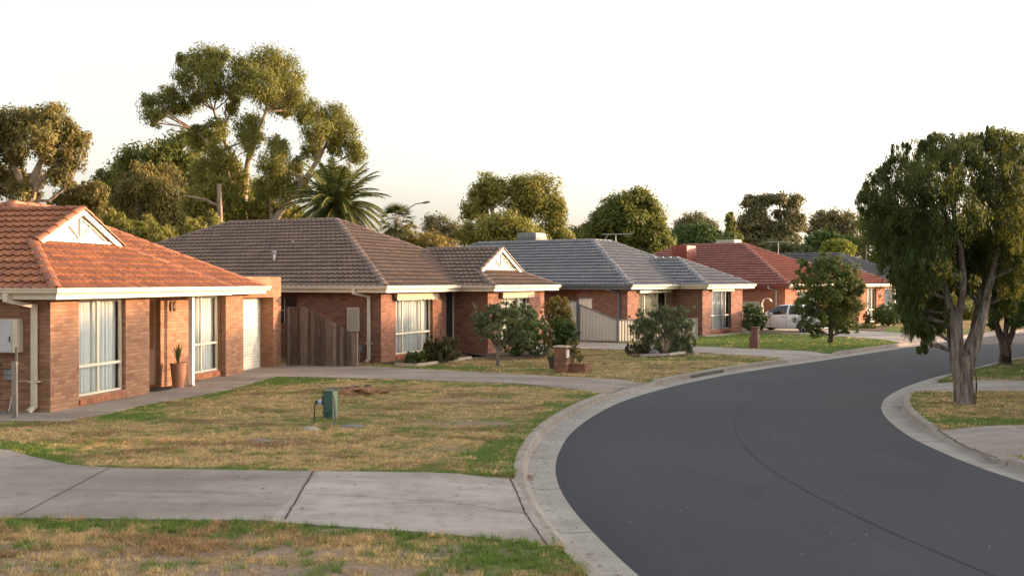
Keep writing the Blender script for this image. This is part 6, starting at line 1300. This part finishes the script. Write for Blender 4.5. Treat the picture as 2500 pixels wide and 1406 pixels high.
# ------------------------------------------------------------------ white car
def car():
    fwd = Vector((-.75, .66, 0)).normalized(); left = Vector((-fwd.y, fwd.x, 0)); left = Vector((-.66, -.75, 0))
    rw = wp(1962, 813, 53.3); rw.z = 0            # ground point of the near rear wheel
    C0 = rw - left * .80; T = empty('parked_car', C0, math.atan2(fwd.y, fwd.x)); tag(T, 'white four door car parked on the far driveway, half hidden by the small tree', 'car')
    # local: +x forward, +y left (towards camera); rear axle at x=0, front axle x=2.62
    WB = 2.62; n = 44; xs = np.linspace(-.86, 3.46, n)
    def lerp(x, P): return float(np.interp(x, [p[0] for p in P], [p[1] for p in P]))
    belt = [(-.86, .86), (-.7, .93), (0, .95), (1.2, .93), (2.3, .88), (2.8, .82), (3.25, .68), (3.46, .5)]
    roofp = [(-.86, .88), (-.78, .96), (-.55, 1.06), (-.1, 1.33), (.45, 1.44), (1.0, 1.465), (1.5, 1.42), (2.0, 1.18), (2.35, .95), (2.8, .86), (3.25, .72), (3.46, .52)]
    halfw = [(-.86, .60), (-.75, .76), (-.4, .86), (.5, .885), (1.5, .89), (2.4, .87), (3.0, .80), (3.35, .66), (3.46, .5)]
    rows = []
    for x in xs:
        w = lerp(x, halfw); b = lerp(x, belt); t = lerp(x, roofp); z0 = .22
        for ax in (0, WB):
            if abs(x - ax) < .37: z0 = max(z0, .32 + math.sqrt(max(0, .37 ** 2 - (x - ax) ** 2)) * .98)
        th = max(t - b, .01); tw = .20 * min(1, th / .5)
        prof = [(w * .90, min(z0, .22) if z0 == .22 else z0), (w * .99, max(z0 + .02, .38)), (w, max(z0 + .04, .60)), (w * .97, b - .04 if b - .04 > z0 else z0 + .06), (w * .945, b), (w * .945 - tw * .55, b + th * .5), (w * .90 - tw, t - .05 * min(1, th / .3)), (w * .62 - tw * .3, t - .008), (0, t + .012)]
        rows.append([(x, y, z) for y, z in prof])
    k = len(rows[0]); body = MB(); glass = MB()
    for sgn in (1, -1):
        for i in range(n - 1):
            for j in range(k - 1):
                q = [rows[i][j], rows[i + 1][j], rows[i + 1][j + 1], rows[i][j + 1]]; q = [(a[0], a[1] * sgn, a[2]) for a in q]
                if sgn > 0: q = q[::-1]
                xm = (xs[i] + xs[i + 1]) / 2; side = j in (4, 5) and -.30 < xm < 2.02 and (lerp(xm, roofp) - lerp(xm, belt)) > .14
                pill = abs(xm - .92) < .05 or abs(xm - .02) < .04
                scr = (1.52 < xm < 2.3 or -.62 < xm < -.12) and j in (6, 7)
                if (side and not pill and j in (4, 5)) or scr: glass.face(q, smooth=True)
                else: body.face(q, smooth=True)
    for i, f in ((0, 1), (n - 1, -1)):
        r = rows[i]; pts = [(a[0], a[1], a[2]) for a in r] + [(a[0], -a[1], a[2]) for a in r[::-1]][1:]; body.face(pts if f < 0 else pts[::-1])
    b = body.build('body', M['carpaint'], T, weld=True); glass.build('windows', M['carglass'], T, weld=True)
    u = MB(); u.box(-.75, 3.3, -.72, .72, .20, .34); u.build('underbody', M['rubber'], T)
    d = MB()
    for x in (.02, .93, 1.86):
        yy = .893 if 0 < x < 2 else .88; d.box(x - .006, x + .006, yy - .02, yy, .36, .90)
    d.box(0.1, .26, .885, .90, .80, .825); d.box(1.0, 1.16, .885, .90, .79, .815); d.build('door_gap', M['rubber'], T)
    for ax in (0, WB):
        for s in (1, -1):
            w = MB(); cy = s * .80
            def ring(r0, y0, r1, y1, mb, nn=24):
                for q in range(nn):
                    a, c = 2 * math.pi * q / nn, 2 * math.pi * (q + 1) / nn; mb.face([(ax + r0 * math.cos(a), cy + s * y0, .315 + r0 * math.sin(a)), (ax + r0 * math.cos(c), cy + s * y0, .315 + r0 * math.sin(c)), (ax + r1 * math.cos(c), cy + s * y1, .315 + r1 * math.sin(c)), (ax + r1 * math.cos(a), cy + s * y1, .315 + r1 * math.sin(a))])
            ring(.315, -.15, .315, .05, w); ring(.315, .05, .225, .07, w); ring(.225, .07, .225, -.02, w); ring(.225, -.02, 0, -.02, w); wh = w.build('wheel', M['rubber'], T)
            a_ = MB(); ring(.222, .068, .205, .072, a_)
            for q in range(5):
                for dl in (-.09, .09): an = 2 * math.pi * q / 5 + .3; a_.beam((ax + .04 * math.cos(an), cy + s * .05, .315 + .04 * math.sin(an)), (ax + .21 * math.cos(an + dl), cy + s * .055, .315 + .21 * math.sin(an + dl)), .022, .022, up=(0, 1, 0))
            ring(.06, .06, 0, .065, a_); a_.build('alloy_rim', M['alloy'], wh)
    for s in (1, -1):
        l = MB(); l.box(-.80, -.52, s * .80 - .05, s * .80 + .045, .80, .92); l.build('tail_light', M['red'], T, bevel=.01)
        l = MB(); l.box(1.72, 1.88, s * .93 - .07, s * .93 + .07, .92, 1.03); l.build('wing_mirror', M['carpaint'], T, bevel=.03); l = MB(); l.box(3.1, 3.3, s * .66 - .08, s * .66 + .06, .56, .68); l.build('headlight', M['alloy'], T, bevel=.02)
    l = MB(); l.box(-.875, -.86, -.24, .24, .62, .73); l.build('number_plate', M['white'], T)
car()
# ------------------------------------------------------------------ trees across the road (unseen, added to throw the dappled shade)
for i, (x, y, h, r) in enumerate(((24.0, 39.8, 4.0, 1.8), (27.6, 43.2, 4.0, 1.8), (31.4, 46.6, 4.4, 1.9), (47, 59.5, 4.6, 2.0), (15.2, 27.9, 4.0, 1.3), (16.7, 30.3, 4.3, 1.3), (22.6, 29.0, 3.1, 1.8), (22.9, 32.4, 3.3, 1.9), (23.4, 36.6, 3.9, 2.0))):
    bl = [(x, y, h, r, r, r * .7), (x + .8, y + .6, h - .7, r * .8, r, r * .6), (x - .8, y - .3, h - .5, r * .7, r * .7, r * .6)]
    tree('street_tree', ['verge tree across the road near the second street tree, outside the frame', 'verge tree across the road by the middle opposite house, outside the frame', 'verge tree across the road round the bend, outside the frame', 'furthest verge tree across the road, outside the frame', 'verge tree nearest the paperbark, outside the frame', 'verge tree between the two nearest ones across the road, outside the frame', 'first tree of the garden row across the road, outside the frame', 'second tree of the garden row across the road, outside the frame', 'third tree of the garden row across the road, outside the frame'][i], (x, y, 0), bl, M['bk_dark'], M['lf_bush'], r=.13, seed=90 + i, group='trees across the road', leaf=.2, n_clump=170, n_leaf=40, clump_r=.5)
# ------------------------------------------------------------------ air
t = NT('air'); v = t.n('VolumePrincipled'); v.inputs['Density'].default_value = HAZE; v.inputs['Color'].default_value = (.95, .93, .9, 1); v.inputs['Anisotropy'].default_value = .3; t.t.links.new(v.outputs[0], t.out.inputs[1])
if HAZE > 0: mb = MB(); mb.box(-260, 260, -60, 240, -1.4, 26); tag(mb.build('haze', t.mat), 'thin warm evening haze over the whole suburb', kind='stuff')
# ------------------------------------------------------------------ light, sky, camera
SUN_AZ, SUN_EL = R(15), R(7)        # azimuth measured from +x towards +y
w = bpy.data.worlds.new('World'); scene.world = w; w.use_nodes = True; nt = w.node_tree; nt.nodes.clear()
sk = nt.nodes.new('ShaderNodeTexSky'); sk.sky_type = 'NISHITA'; sk.sun_disc = False; sk.sun_elevation = SUN_EL; sk.sun_rotation = math.pi / 2 - SUN_AZ
sk.air_density = 1.0; sk.dust_density = 3.6; sk.ozone_density = 1.0; sk.altitude = 0
bg = nt.nodes.new('ShaderNodeBackground'); bg.inputs[1].default_value = .15; wo = nt.nodes.new('ShaderNodeOutputWorld')
hs = nt.nodes.new('ShaderNodeHueSaturation'); hs.inputs['Saturation'].default_value = .30; nt.links.new(sk.outputs[0], hs.inputs['Color']); wm = nt.nodes.new('ShaderNodeMix'); wm.data_type = 'RGBA'; wm.blend_type = 'MULTIPLY'; wm.inputs[0].default_value = 1; wm.inputs[7].default_value = (1.06, 1.0, .96, 1); nt.links.new(hs.outputs[0], wm.inputs[6]); nt.links.new(wm.outputs[2], bg.inputs[0]); nt.links.new(bg.outputs[0], wo.inputs[0])
L = bpy.data.lights.new('sun', 'SUN'); L.energy = 2.35; L.angle = R(.6); L.color = (1.0, .60, .32)
so = bpy.data.objects.new('sun', L); COL.objects.link(so)
sd = Vector((math.cos(SUN_AZ) * math.cos(SUN_EL), math.sin(SUN_AZ) * math.cos(SUN_EL), math.sin(SUN_EL))); so.rotation_euler = sd.to_track_quat('Z', 'Y').to_euler(); so.location = sd * 60
cd = bpy.data.cameras.new('camera'); cam = bpy.data.objects.new('camera', cd); COL.objects.link(cam); scene.camera = cam
cam.location = (0, 0, HC); cam.rotation_euler = (math.pi / 2, 0, 0); cd.sensor_width = 36; cd.lens = 36.0; cd.shift_y = -.006; cd.clip_end = 6000; cd.clip_start = .1
vs = scene.view_settings; vs.view_transform = 'Standard'; vs.look = 'None'; vs.exposure = 2.08; vs.gamma = 1; vs.use_curve_mapping = False
scene.cycles.max_bounces = 8; scene.cycles.transparent_max_bounces = 8; scene.cycles.diffuse_bounces = 4
